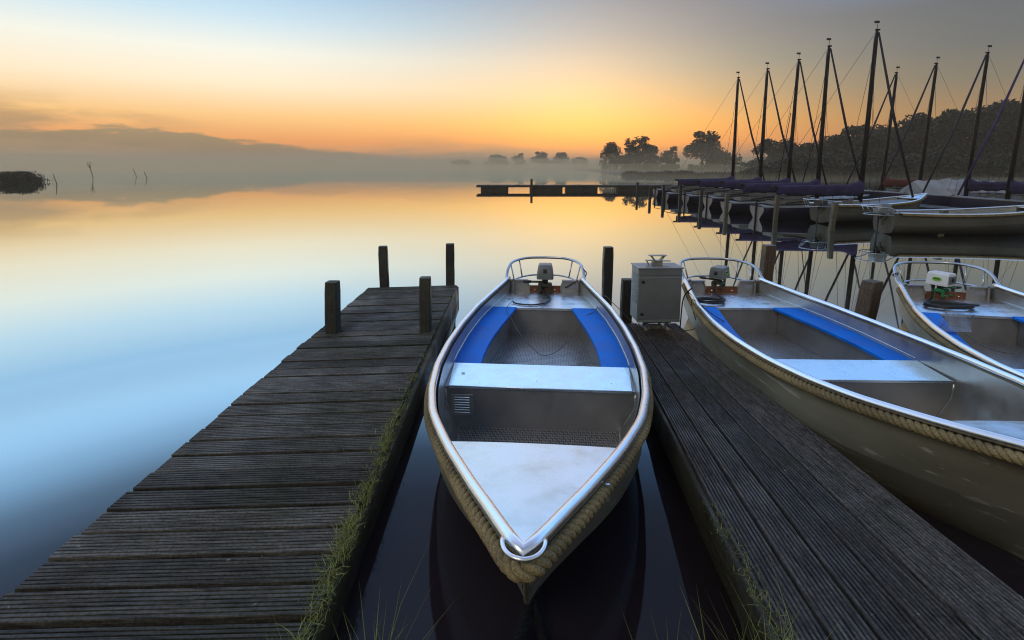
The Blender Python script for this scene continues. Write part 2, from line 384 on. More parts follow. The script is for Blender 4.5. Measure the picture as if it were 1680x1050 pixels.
def mist(hgt, dens, seed, label, amp):
    b = MB(); rows = []
    xs = [-330+i*12 for i in range(56)]; ys = [62, 68, 76, 88, 104, 124, 150, 180, 215, 255, 300, 350, 400, 430]
    for j, y in enumerate(ys):
        f = min(1, (y-62)/60)*min(1, (430-y)/20)
        rows.append([Vector((x+4*noise.noise(Vector((x*.02, y*.03, 9))), y+6*noise.noise(Vector((x*.02, j*.5, 0))), .02+.01*seed/4+(hgt+amp*noise.noise(Vector((x*.025, y*.02, seed)))+.35*amp*noise.noise(Vector((x*.07, y*.05, 2))))*f*min(1, .1+(min(x+330, 330-x))/60))) for x in xs])
    n = len(xs)
    b.grid(rows, True, True)
    bot = [[Vector((v.x, v.y, -.6-.01*seed)) for v in r_] for r_ in rows]; b.grid(bot, True, False)
    b.grid([rows[0], bot[0]], True, False); b.grid([rows[-1], bot[-1]], True, True)
    b.grid([[r_[0] for r_ in rows], [r_[0] for r_ in bot]], True, True); b.grid([[r_[-1] for r_ in rows], [r_[-1] for r_ in bot]], True, False)
    o = b.build('mist', volmat('low_lake_mist', (.95, .72, .42), dens))
    import bmesh
    bm = bmesh.new(); bm.from_mesh(o.data); bmesh.ops.remove_doubles(bm, verts=bm.verts, dist=.001); bmesh.ops.recalc_face_normals(bm, faces=bm.faces); bm.to_mesh(o.data); bm.free()
    tag(o, label, 'mist', kind='stuff')
if HZ:
    mist(2.2, .009, 4, 'low mist lying on the far lake in front of the trees', 1.4); mist(5.5, .0052, 11, 'thin upper mist drifting among the tree crowns', 3.5)
# near bank under the photographer's feet
b = MB(); rows = []
for j in range(14):
    y = 1.12-j*.35; row = []
    for i in range(41):
        x = -4+i*.25; z = -.25+min(1.0, j/2.5)*.35+.04*noise.noise(Vector((x*2, y*2, 0)))
        row.append((x, y+.08*noise.noise(Vector((x*1.7, 3, j*.3))), z))
    rows.append(row)
b.grid(rows, True, True); tag(b.build('bank', M['soil']), kind='structure')

# ------------------------------------------------------------------ ribbed boards
def rib_profile(w, n, gd=.0055, t=.028):
    """cross-section across a grooved board of width w: list of (a, z)"""
    p = w/n; pts = [(0, -t), (0, -.004), (.003, 0)]
    for i in range(n):
        a = i*p
        if i: pts += [(a-.0035, 0), (a-.002, -gd), (a+.002, -gd), (a+.0035, 0)]
    pts += [(w-.003, 0), (w, -.004), (w, -t)]
    return pts
# left pier
PX0, PX1, PZ = -1.965, -.80, .205
pier = tag(empty('pier', ((PX0+PX1)/2, 3.8, 0)), 'left wooden pier of dark crosswise ribbed boards with four square posts, mossy along one side', 'pier')
off = Vector((-(PX0+PX1)/2, -3.8, 0))
def edge(y): return -.69-.022*min(y, 3.7)
b = MB(); y = .35; k = 0
while y < 6.9:
    w = .140; pr = rib_profile(w, 7, .008, .05); x0 = PX0+random.uniform(-.008, .008); x1 = edge(y)+random.uniform(-.012, .006)
    dz = random.uniform(-.006, .006); sk = .035*(y/7)
    n = len(pr); rows = []
    for xx in (x0, (x0*2+x1)/3, (x0+x1*2)/3, x1):
        wob = random.uniform(-.0015, .0015)
        rows.append([(xx+off.x, y+a+off.y+sk*(xx-x0)*4, PZ+z+dz+wob) for a, z in pr])
    b.grid(rows, False, True)
    b.add(rows[0], [tuple(range(n))]); b.add(rows[-1], [tuple(reversed(range(n)))])
    y += .1605; k += 1
pd = b.build('deck', M['deck'], pier)
b = MB()
def beam(b, p0, p1, w, h, segs=24, seed=0):
    p0 = Vector(p0); p1 = Vector(p1); rows = []
    sec = [(-w/2, -h/2), (-w/2, h/2-.012), (-w/2+.012, h/2), (w/2-.012, h/2), (w/2, h/2-.012), (w/2, -h/2), (-w/2, -h/2)]
    for i in range(segs+1):
        p = p0.lerp(p1, i/segs); rows.append([(p.x+a+.006*noise.noise(Vector((p.y*3, a*9, seed))), p.y, p.z+c+.006*noise.noise(Vector((p.y*3, c*9, seed+7)))) for a, c in sec])
    b.grid(rows, True, True); b.add(rows[0][:-1], [tuple(range(6))]); b.add(rows[-1][:-1], [tuple(reversed(range(6)))])
beam(b, (edge(.3)+off.x-.03, -3.5, .095), (edge(7.1)+off.x-.015, 3.33, .09), .07, .17)
b.build('edge_beam', M['beam'], pier)
b = MB(); beam(b, (PX0+off.x+.06, -3.5, .09), (PX0+off.x+.07, 3.05, .09), .07, .16, seed=3); b.build('edge_beam', M['beam'], pier)
def post_mesh(p0, p1, w, d=None, seed=0, rz=0):
    d = d or w; b = MB(); p0 = Vector(p0); p1 = Vector(p1); rows = []
    c = .012; sec = [(-w/2+c, -d/2), (w/2-c, -d/2), (w/2, -d/2+c), (w/2, d/2-c), (w/2-c, d/2), (-w/2+c, d/2), (-w/2, d/2-c), (-w/2, -d/2+c), (-w/2+c, -d/2)]
    m = RZ(rz)
    for i in range(13):
        t = i/12; p = p0.lerp(p1, t); s = 1 if i < 12 else .93
        rows.append([p+m @ Vector((a*s+.004*noise.noise(Vector((a*20, t*6, seed))), e*s+.004*noise.noise(Vector((e*20, t*6, seed+5))), 0)) for a, e in sec])
    b.grid(rows, False, False)
    b.add([v for v in rows[-1][:-1]], [tuple(range(8))]); return b
for i, (pa, top, d, w) in enumerate([((543, 551), (542, 464), None, .125), ((697, 549), (696, 457), None, .112), ((629, 473), (626.5, 405), None, .12), ((738, 469), (737.5, 401), None, .12)]):
    base = at(pa[0], pa[1]-3, PZ+.002); dd = base.y*ct+(H-PZ)*st_; tp = atd(top[0], top[1], dd)
    base0 = base+(base-tp).normalized()*.7; base.z = PZ
    o2 = post_mesh(base0+off+Vector((0, .06, 0)), tp+off+Vector((0, .06, 0)), w, seed=i*11, rz=R(random.uniform(-6, 6)))
    o2.build('post', M['post'], pier)

# right ramp
def rxy(side, y):
    return (.837+(y-1.475)*.0907) if side == 0 else (1.737+(y-1.475)*.0378)
def rz_(y): return .42-(y-1.475)*.083
ramp = tag(empty('ramp', (1.3, 3, 0)), 'right sloping gangway of lengthwise ribbed boards between the first two blue-benched boats', 'gangway')
ro = Vector((-1.3, -3, 0)); b = MB(); NB = 6
for i in range(NB):
    dzb = random.uniform(-.003, .003); rows = []
    for j in range(26):
        y = .4+j*(5.75-.4)/25; xl, xr = rxy(0, y), rxy(1, y); w = (xr-xl)/NB; pr = rib_profile(w-.014, 8, .0075, .045)
        x0 = xl+i*w+.004+.002*noise.noise(Vector((y*.8, i*5, 0)))
        rows.append([(x0+a+ro.x, y+ro.y, rz_(y)+z+dzb+.003*noise.noise(Vector((y, i*3.3, 2)))) for a, z in pr])
    b.grid(rows, False, False); n = len(rows[0]); b.add(rows[0], [tuple(reversed(range(n)))]); b.add(rows[-1], [tuple(range(n))])
b.build('deck', M['ramp'], ramp)
b = MB(); beam(b, (rxy(0, .4)+ro.x+.01, .4+ro.y, rz_(.4)-.115), (rxy(0, 5.7)+ro.x+.01, 5.7+ro.y, rz_(5.7)-.115), .06, .17, seed=9); b.build('edge_beam', M['beam'], ramp)
b = MB(); beam(b, (rxy(1, .4)+ro.x-.03, .4+ro.y, rz_(.4)-.115), (rxy(1, 5.7)+ro.x-.03, 5.7+ro.y, rz_(5.7)-.115), .06, .17, seed=19); b.build('edge_beam', M['beam'], ramp)
for yy in (1.5, 3.4, 5.4):
    b = MB(); b.box(((rxy(0, yy)+rxy(1, yy))/2+ro.x, yy+ro.y, rz_(yy)-.09), (rxy(1, yy)-rxy(0, yy)-.1, .08, .1)); b.build('cross_bearer', M['beam'], ramp)

# ------------------------------------------------------------------ grass
def blade(b, p, h, lean, az, w, curve=1.0):
    p = Vector(p); d = Vector((math.cos(az), math.sin(az), 0)); sd = Vector((-d.y, d.x, 0))*w/2
    pts = []
    for t in (0, .4, .75, 1): pts.append(p+d*(lean*h*t**(1+curve))+Vector((0, 0, h*t*(1-.25*lean*t))))
    vs = []
    for i, q in enumerate(pts[:-1]): s = 1-.35*i; vs += [q-sd*s, q+sd*s]
    vs.append(pts[-1]); b.add(vs, [(0, 1, 3, 2), (2, 3, 5, 4), (4, 5, 6)])
rg = random.Random(5); b = MB()
clumps = [(6.35, .02, 22), (5.6, .03, 30), (5.0, .02, 18), (4.3, .03, 40), (3.85, .035, 60), (3.6, .035, 60), (3.3, .045, 120), (3.1, .05, 160), (2.95, .05, 200), (2.85, .05, 160), (2.7, .04, 140), (2.55, .04, 150), (2.42, .05, 160), (2.3, .04, 110), (2.15, .06, 220), (2.05, .06, 190), (1.95, .05, 160), (1.82, .05, 150), (1.7, .05, 120), (1.5, .07, 200), (1.38, .08, 200)]
for (yy, hh, n) in clumps:
    for _ in range(n):
        y = rg.gauss(yy, .055); x = edge(y)+rg.gauss(-.005, .018)+ (.0 if rg.random() < .8 else -rg.random()*.05)
        blade(b, (x, y, PZ-.012+rg.uniform(-.01, .01)), hh*rg.uniform(.25, 1.0), rg.uniform(.3, 1.6), rg.uniform(0, 6.28), rg.uniform(.002, .006))
for _ in range(900):
    y = rg.uniform(1.3, 6.9); x = edge(y)+rg.gauss(.0, .012)
    if noise.noise(Vector((y*2.2, 0, 0))) > -.1: blade(b, (x, y, PZ-.01), rg.uniform(.008, .03), rg.uniform(.5, 1.5), rg.uniform(0, 6.28), .003)
for _ in range(60):
    y = rg.uniform(5.6, 6.8); blade(b, (PX0+rg.gauss(.02, .02), y, PZ-.01), rg.uniform(.01, .035), 1, rg.uniform(0, 6.28), .006)
for yy in (1.75, 2.05, 3.0):
    for _ in range(7): blade(b, (edge(yy)+rg.gauss(-.02, .02), yy+rg.gauss(0, .05), PZ-.01), rg.uniform(.1, .17), rg.uniform(.1, .5), rg.uniform(0, 6.28), .003)
tag(b.build('pier_grass', M['grass']), 'green grass and moss growing along the edge of the left pier', 'grass', kind='stuff')
b = MB(); rg = random.Random(9)
def tuft(b, px, n, ztop, spread, y0=1.3):
    for _ in range(n):
        q = atd(px+rg.gauss(0, spread), 1050, y0*1.1+rg.uniform(-.05, .05)); zt = ztop*rg.uniform(.55, 1.05)
        z0 = .05; h = zt-z0
        blade(b, (q.x, q.y, z0), h, rg.uniform(.05, .5), rg.uniform(0, 6.28), rg.uniform(.005, .010), 1.6)
for px, n, zt, s in ((488, 40, .58, 16), (512, 16, .52, 20), (604, 26, .64, 14), (627, 14, .70, 16), (650, 9, .56, 12), (1105, 34, .58, 20), (1150, 36, .60, 22), (1205, 26, .62, 22), (1250, 34, .66, 16), (1280, 46, .68, 20), (1310, 24, .62, 20)): tuft(b, px, n, zt, s)
tag(b.build('bank_grass', M['grass']), 'long grass blades on the near bank at the bottom edge', 'grass', kind='stuff')
b = MB()
for _ in range(260):
    y = rg.uniform(1.3, 2.1); x = rxy(0, y)+rg.gauss(.0, .02)
    blade(b, (x, y, rz_(y)-.01), rg.uniform(.012, .05)*(2.2-y+.4), rg.uniform(.4, 1.6), rg.uniform(0, 6.28), .003)
tag(b.build('gangway_grass', M['grass']), 'short grass creeping over the near corner of the sloping gangway', 'grass', kind='stuff')

# ------------------------------------------------------------------ aluminium boats
LB = 4.87
def tab(T, s):
    if s <= T[0][0]: return T[0][1]
    for (a, x), (c, y) in zip(T, T[1:]):
        if s <= c:
            t = (s-a)/(c-a); return x+(y-x)*t
    return T[-1][1]
def smt(T, n=240, it=3):
    s0, s1 = T[0][0], T[-1][0]; xs = [s0+(s1-s0)*i/n for i in range(n+1)]; ys = [tab(T, x) for x in xs]
    for _ in range(it*8):
        ys = [ys[0]]+[(ys[i-1]+2*ys[i]+ys[i+1])/4 for i in range(1, n)]+[ys[-1]]
    return list(zip(xs, ys))
W_T = smt([(0, .012), (.06, .05), (.34, .2), (.76, .40), (1.13, .55), (1.5, .64), (1.95, .705), (2.45, .73), (3.0, .72), (3.6, .67), (4.1, .59), (4.6, .50), (4.87, .46)])
WC_T = smt([(.28, .008), (.36, .04), (.5, .14), (.63, .225), (.75, .31), (.93, .415), (1.19, .53), (1.42, .60), (1.7, .645), (2, .665), (2.6, .685), (3.2, .665), (3.8, .61), (4.3, .53), (4.87, .43)], it=1)
def ZC(s): return .17+.16*max(0, 1-s/3)**1.1
def W(s): return tab(W_T, s)
def WC(s): return min(tab(WC_T, s), max(.008, tab(W_T, s)-.015))
def WH(s): return max(.008, W(s)-.034*min(1, s*6))
def G(s):
    t = max(0, min(1, s/5)); return .45+.29*(1-t)**3+.05*t**3
def hb(s, z):
    zc = ZC(s)
    if z >= zc: return WC(s)+(WH(s)-WC(s))*(z-zc)/(G(s)-zc)
    bt = .8*WC(max(.28, s-.38*(1-(s-.66)/4.21))) if s > .66 else .004
    return WC(s)+(bt-WC(s))*(zc-z)/(zc+.05)
SQ = [0, .01, .03, .06, .1, .14, .19, .25, .31, .37, .43, .5, .57, .64, .71, .78, .85, .92, .965, 1]
def spath(s0, s1, n): return [s0+(s1-s0)*i/n for i in range(n+1)]
def twist_rope(b, path, R0, r, pitch, strands=3, n=8, step=.011):
    pts = [path[0]]; acc = 0
    # resample
    L = [0]
    for a, c in zip(path, path[1:]): L.append(L[-1]+(c-a).length)
    tot = L[-1]; m = int(tot/step); res = []; i = 0
    for k in range(m+1):
        d = tot*k/m
        while i < len(L)-2 and L[i+1] < d: i += 1
        t = (d-L[i])/max(1e-9, L[i+1]-L[i]); res.append((path[i].lerp(path[i+1], t), d))
    for sidx in range(strands):
        q = []
        for k, (p, d) in enumerate(res):
            t = (res[min(m, k+1)][0]-res[max(0, k-1)][0]).normalized()
            up = Vector((0, 0, 1)); nn = (up-t*up.dot(t)).normalized(); bb = t.cross(nn); a = 2*math.pi*(d/pitch+sidx/strands)
            q.append(p+(nn*math.cos(a)+bb*math.sin(a))*R0)
        b.tube(q, r, n)
def make_boat():
    root = empty('rowing_boat')
    # hull
    b = MB()
    for sg in (-1, 1):
        rows = []
        for q in [i/60 for i in range(61)]:
            q = q**1.35
            s0, s1, s2 = LB*q, .28+(LB-.28)*q, .66+(LB-.66)*q
            a = Vector((sg*WH(s0), s0, G(s0)-.008)); c = Vector((sg*WC(s1), s1, ZC(s1))); e = Vector((sg*WC(max(.28, s2-.38*(1-q)))*.80*(1 if q > 0 else 0)+sg*.003, s2, -.05))
            rows.append([a, a.lerp(c, .25), a.lerp(c, .5)+Vector((sg*.006, 0, 0)), a.lerp(c, .75)+Vector((sg*.004, 0, 0)), c, c+Vector((0, .004, -.006)), c.lerp(e, .5), e, Vector((0, s2+.08, -.12))])
        b.grid(rows, True, sg > 0)
    # stem bar and transom outside
    b.tube([(0, -.002, G(0)-.06), (0, .14, .53), (0, .275, .31), (0, .62, .02)], [.012, .011, .011, .011], 8)
    tr = [(-WH(LB), G(LB)-.02), (-.215, G(LB)-.02), (-.18, .385), (.18, .385), (.215, G(LB)-.02), (WH(LB), G(LB)-.02), (WC(LB), ZC(LB)), (WC(LB)*.8, -.05), (0, -.12), (-WC(LB)*.8, -.05), (-WC(LB), ZC(LB))]
    n = len(tr); vs = [(x, LB, z) for x, z in tr]+[(x, LB-.012, z) for x, z in tr]
    tf = [(0, 1, 2, 9, 10), (2, 3, 7, 8, 9), (3, 4, 5, 6, 7)]
    fs = [tuple(reversed(f)) for f in tf]
    fs += [(i, (i+1) % n, n+(i+1) % n, n+i) for i in range(n)]
    b.add(vs, fs)
    b.build('hull', M['hull'], root)
    # inner plating
    b = MB()
    for sg in (-1, 1):
        rows = []
        for s in spath(.86, LB-.013, 48):
            g = G(s); rows.append([Vector((sg*max(.004, hb(s, z)-.016), s, z)) for z in [g-.02+(ZC(s)-g+.02)*t for t in (0, .33, .66, 1)]+[(ZC(s)+.03)/2, .03]])
        b.grid(rows, True, sg < 0)
    b.build('inner_plating', M['liner'], root)
    b = MB(); vs = [(x, LB-.0135, z) for x, z in tr]; b.add(vs, tf); b.build('transom', M['panel'], root)
    for sg in (-1, 1):
        b = MB(); b.box((sg*.33, LB-.03, G(LB)-.022), (.25, .05, .012)); b.box((sg*.2, LB-.026, .42), (.012, .02, .09), RY(sg*R(20)))
        b.box((sg*.385, LB-.035, .40), (.02, .04, .19))
        b.build('transom_cap', M['panel'], root)
    # floor
    b = MB(); ss = spath(1.0, LB-.014, 30)
    pts = [(hb(s, .04)-.016, s) for s in ss]+[(-(hb(s, .04)-.016), s) for s in reversed(ss)]
    b.add([(x, s, .04) for x, s in pts], [tuple(range(len(pts)))]); b.build('floor', M['floor'], root)
    # gunwale tube
    b = MB(); left = [Vector((-(W(s)-.014*min(1, s*4)), s, G(s))) for s in spath(0.0, LB+.0, 90)]; right = [Vector((-p.x, p.y, p.z)) for p in left]
    left[0].x = -.004; right[0].x = .004
    b.tube(list(reversed(left[1:]))+[Vector((0, -.006, G(0)))]+right[1:], .0235, 12); b.build('gunwale', M['tube'], root)
    # foredeck
    b = MB(); rows = []
    for s in spath(.02, .835, 22):
        w = WH(s)+.004; rows.append([Vector((w*t, s, G(s)-.012-.010*min(1, s/.9)+.008*(1-t*t)*min(1, s))) for t in (-1, -.6, -.2, .2, .6, 1)])
    b.grid(rows, True, False); b.grid([rows[-1], [v+Vector((0, .001, -.02)) for v in rows[-1]]], False, False); fd = b.build('foredeck', M['sheet'], root)
    b = MB(); ang = [R(200)+R(140)*i/20 for i in range(21)]
    b.tube([Vector((.065*math.cos(a)*1.0, .035+.075*math.sin(a), G(0)+.004)) for a in [R(175)+R(190)*i/24 for i in range(25)]], .0075, 8)
    b.build('bow_ring', M['tube'], root)
    # thwart box
    zt = .35; s0, s1 = 2.01, 2.41
    b = MB()
    for (sa, dirn) in ((s0, -1), (s1, 1)):
        zz = [zt-.012, .28, ZC(sa), .12, .04]; ptsL = [(-(hb(sa, z)-.016), sa, z) for z in zz]; ptsR = [(-x, y, z) for x, y, z in ptsL]
        poly = ptsL+list(reversed(ptsR)); b.add(poly, [tuple(range(len(poly)))])
    w0, w1 = hb(s0, zt)-.016, hb(s1, zt)-.016
    b.add([(-w0, s0, zt-.012), (w0, s0, zt-.012), (w1, s1, zt-.012), (-w1, s1, zt-.012)], [(0, 1, 2, 3)])
    b.build('thwart_box', M['panel'], root)
    b = MB(); b.add([(-.625, s0-.012, zt), (.625, s0-.012, zt), (.665, s1+.004, zt), (-.665, s1+.004, zt), (-.625, s0-.012, zt-.02), (.625, s0-.012, zt-.02)], [(0, 1, 2, 3), (4, 5, 1, 0)])
    b.tube([(-.625, s0-.012, zt-.004), (.625, s0-.012, zt-.004)], .0045, 6)
    b.tube([(-.56, s0+.2, zt), (-.56, s0+.2, zt+.004)], .014, 10)
    for x_ in (-.02, .5): b.tube([(x_, s0+.1, zt), (x_, s0+.1, zt+.002)], .005, 6)
    th = b.build('thwart', M['sheet'], root)
    # louvred vent on the front of the thwart box
    b = MB(); vx, vz = -.535, .205
    b.box((vx, s0-.003, vz), (.155, .005, .155), bev=.002); vent = b.build('vent', M['liner'], root)
    b = MB()
    for i in range(7): b.box((vx, s0-.009, vz-.055+i*.0185), (.105, .014, .004), RX(R(-38)))
    b.build('louvres', M['sheet'], vent)
    # welds
    b = MB()
    for sg in (-1, 1):
        b.tube([(sg*(hb(s0, z)-.018), s0-.003, z) for z in (.32, .27, ZC(s0))]+[(sg*(hb(s0, .05)-.02), s0-.004, .045)], .003, 5)
        b.tube([(sg*(hb(s, .36)-.017), s, .36) for s in spath(2.44, 4.8, 20)], .003, 5)
        b.tube([(sg*(hb(4.11, .28)-.05), 4.08, .28), (sg*(hb(4.11, .1)-.05), 4.08, .05)], .003, 5)
        b.tube([(sg*(hb(s, .05)-.018), s, .047) for s in spath(1.15, 2.05, 12)], .006, 5)
    b.build('weld_seam', M['sheet'], root)
    # side benches
    inner = [(2.40, .462), (2.64, .465), (2.88, .458), (3.15, .435), (3.46, .395), (3.74, .352), (3.97, .318), (4.10, .298)]
    for sg in (-1, 1):
        b = MB(); rows = []
        for s in spath(2.412, 4.10, 22):
            wi = tab(inner, s); wo = hb(s, .335)-.016
            rows.append([Vector((sg*x, s, z)) for x, z in ((wo, .335), (wo*.66+wi*.34, .337), (wi+.004, .335), (wi, .331), (wi, .31))])
        b.grid(rows, False, sg > 0); be = b.build('side_bench', M['blue'], root)
    for sg in (-1, 1):
        b = MB(); rows = []
        for s in spath(2.412, 4.10, 16):
            wi = tab(inner, s)+.06; rows.append([Vector((sg*wi, s, .325)), Vector((sg*(wi+.0), s, .042))])
        b.grid(rows, True, sg > 0); b.build('bench_support', M['panel'], root)
    b = MB(); w0 = hb(4.13, .3)-.016; w1 = hb(LB, .3)-.02
    rows = [[Vector((t*(hb(s, .33)-.016), s, .33)) for t in (-1, -.5, 0, .5, 1)] for s in spath(4.095, LB-.014, 6)]
    rows = [[v+Vector((0, -.001, -.025)) for v in rows[0]]]+rows
    b.grid(rows, False, False); b.build('stern_seat', M['polished'], root)
    b = MB(); zz = [.31, .24, ZC(4.1), .11, .04]; pl = [(-(hb(4.11, z)-.016), 4.11, z) for z in zz]; pr_ = [(-x, y, z) for x, y, z in pl]; poly = pl+list(reversed(pr_)); b.add(poly, [tuple(range(len(poly)))])
    b.build('stern_seat_panel', M['panel'], root)
    # motor board
    b = MB(); b.box((0, LB-.03, .355), (.37, .03, .105), bev=.004); pad = b.build('motor_board', M['pad'], root)
    for x in (-.12, .12):
        b = MB(); b.tube([(x, LB-.044, .36), (x, LB-.05, .36)], .008, 8); b.build('bolt', M['tube'], pad)
    # stern rail
    b = MB(); half = smooth_path([(.468, 4.70, .485), (.470, 4.84, .515), (.462, 4.95, .585), (.435, 5.10, .63), (.36, 5.27, .645), (.22, 5.40, .65), (0, 5.44, .65)], 6)
    b.tube(half+[Vector((-p.x, p.y, p.z)) for p in reversed(half[:-1])], .0165, 10)
    b.build('stern_rail', M['rail'], root)
    b = MB(); half = smooth_path([(.40, 4.88, .43), (.36, 5.12, .43), (.2, 5.33, .43), (0, 5.38, .43)], 6)
    b.tube(half+[Vector((-p.x, p.y, p.z)) for p in reversed(half[:-1])], .011, 8); b.build('lower_rail', M['rail'], root)
    for sg in (-1, 1):
        b = MB(); b.tube([(sg*.345, 5.29, .645), (sg*.30, 5.21, .43)], .0085, 8); b.build('stanchion', M['rail'], root); b = MB(); b.tube([(sg*.44, 5.09, .625), (sg*.385, 4.98, .43)], .0085, 8); b.build('stanchion', M['rail'], root)
    # rope fender
    b = MB()
    half = [Vector((W(s)+.002+.006*max(0, 1-s), s-.012*max(0, 1-s*2), G(s)-.050-.012*max(0, 1-s))) for s in spath(.14, 4.72, 116)]
    front = smooth_path([Vector((-half[0].x, half[0].y, half[0].z)), (-.058, .042, G(0)-.066), (-.018, -.008, G(0)-.062), (.018, -.008, G(0)-.062), (.058, .042, G(0)-.066), half[0]], 5)
    twist_rope(b, [Vector((-p.x, p.y, p.z)) for p in reversed(half[1:])]+front+half[1:], .0158, .015, .112)
    b.build('rope_fender', M['rope'], root)
    b = MB(); b.box((.30, .50, .60), (.016, .006, .075)); b.build('fender_clip', M['sheet'], root)
    # sticker on the transom
    b = MB(); b.box((.32, LB-.016, .40), (.1, .003, .045)); b.build('sticker', M['sticker'], root)
    return root
def digits(root, ch, x=-.345, z=.42, h=.055):
    strokes = {'1': [[(0, 0), (0, 1)]], '5': [[(.5, 1), (0, 1), (0, .55), (.35, .58), (.5, .35), (.42, .05), (0, 0)]], '3': [[(0, .95), (.4, .95), (.45, .6), (.15, .52), (.48, .45), (.45, .08), (0, .02)]]}[ch]
    b = MB()
    for s in strokes: b.tube([(x+p[0]*h, LB-.0165, z-h/2+p[1]*h) for p in s], .0028, 5)
    b.build('number', M['paint_white'], root)
def place(root, x, y, th, k=1, dz=0, ks=1, roll=0):
    root.location = (x, y, dz); root.rotation_euler = (0, -roll, -th); root.scale = (k, ks, 1)
BOATS = [(.0328, 1.3497, .0767, 1, 0, 1, 0), (2.4306, 1.614, .0257, 1.0136, 0, .9348, 0), (3.35, 1.3251, .36, 1.01, 0, 1, .045)]
boat = make_boat(); boats = [boat]
for i in range(4): boats.append(copy_tree(boat))
G_B = 'aluminium rowing boats with blue side benches and rope fender'
LBL = ['aluminium boat pointing its bow at the viewer between the pier and the gangway', 'aluminium boat on the right side of the gangway, its number 5 on the transom', 'aluminium boat cut off by the right edge, under the white motor with a green logo']
for bt, pz, lb, ch in zip(boats, BOATS, LBL, '153'):
    place(bt, *pz); tag(bt, lb, 'boat', G_B); digits(bt, ch)
# two more of them further off among the mooring posts
place(boats[3], 14.9, 18.9, R(64), 1, .1, 1.02); tag(boats[3], 'aluminium boat with a black outboard, pointing diagonally away among the mooring posts', 'boat', 'open aluminium boats among the mooring posts')
place(boats[4], 15.3, 14.3, R(88), 1, .12, 1.0); tag(boats[4], 'aluminium boat with a silver outboard, nearest of those moored among the posts', 'boat', 'open aluminium boats among the mooring posts')
for k in (3, 4):
    st = boats[k]; a = st.rotation_euler.z
# bows point right: rotate so that the local +y (stern) looks left
boats[3].location = (14.7, 18.5, .14); boats[3].rotation_euler = (0, 0, R(110)); boats[4].location = (15.2, 14.35, .10); boats[4].rotation_euler = (0, 0, R(90))

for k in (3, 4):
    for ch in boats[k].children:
        if ch.name.split('.')[0] == 'hull': ch.data = ch.data.copy(); ch.data.materials[0] = M['hull_shaded']  # far hulls take the darkened colour to offset the sun on them
def boat_point(bt, s, u, z):
    return bt.matrix_basis @ Vector((u, s, z))
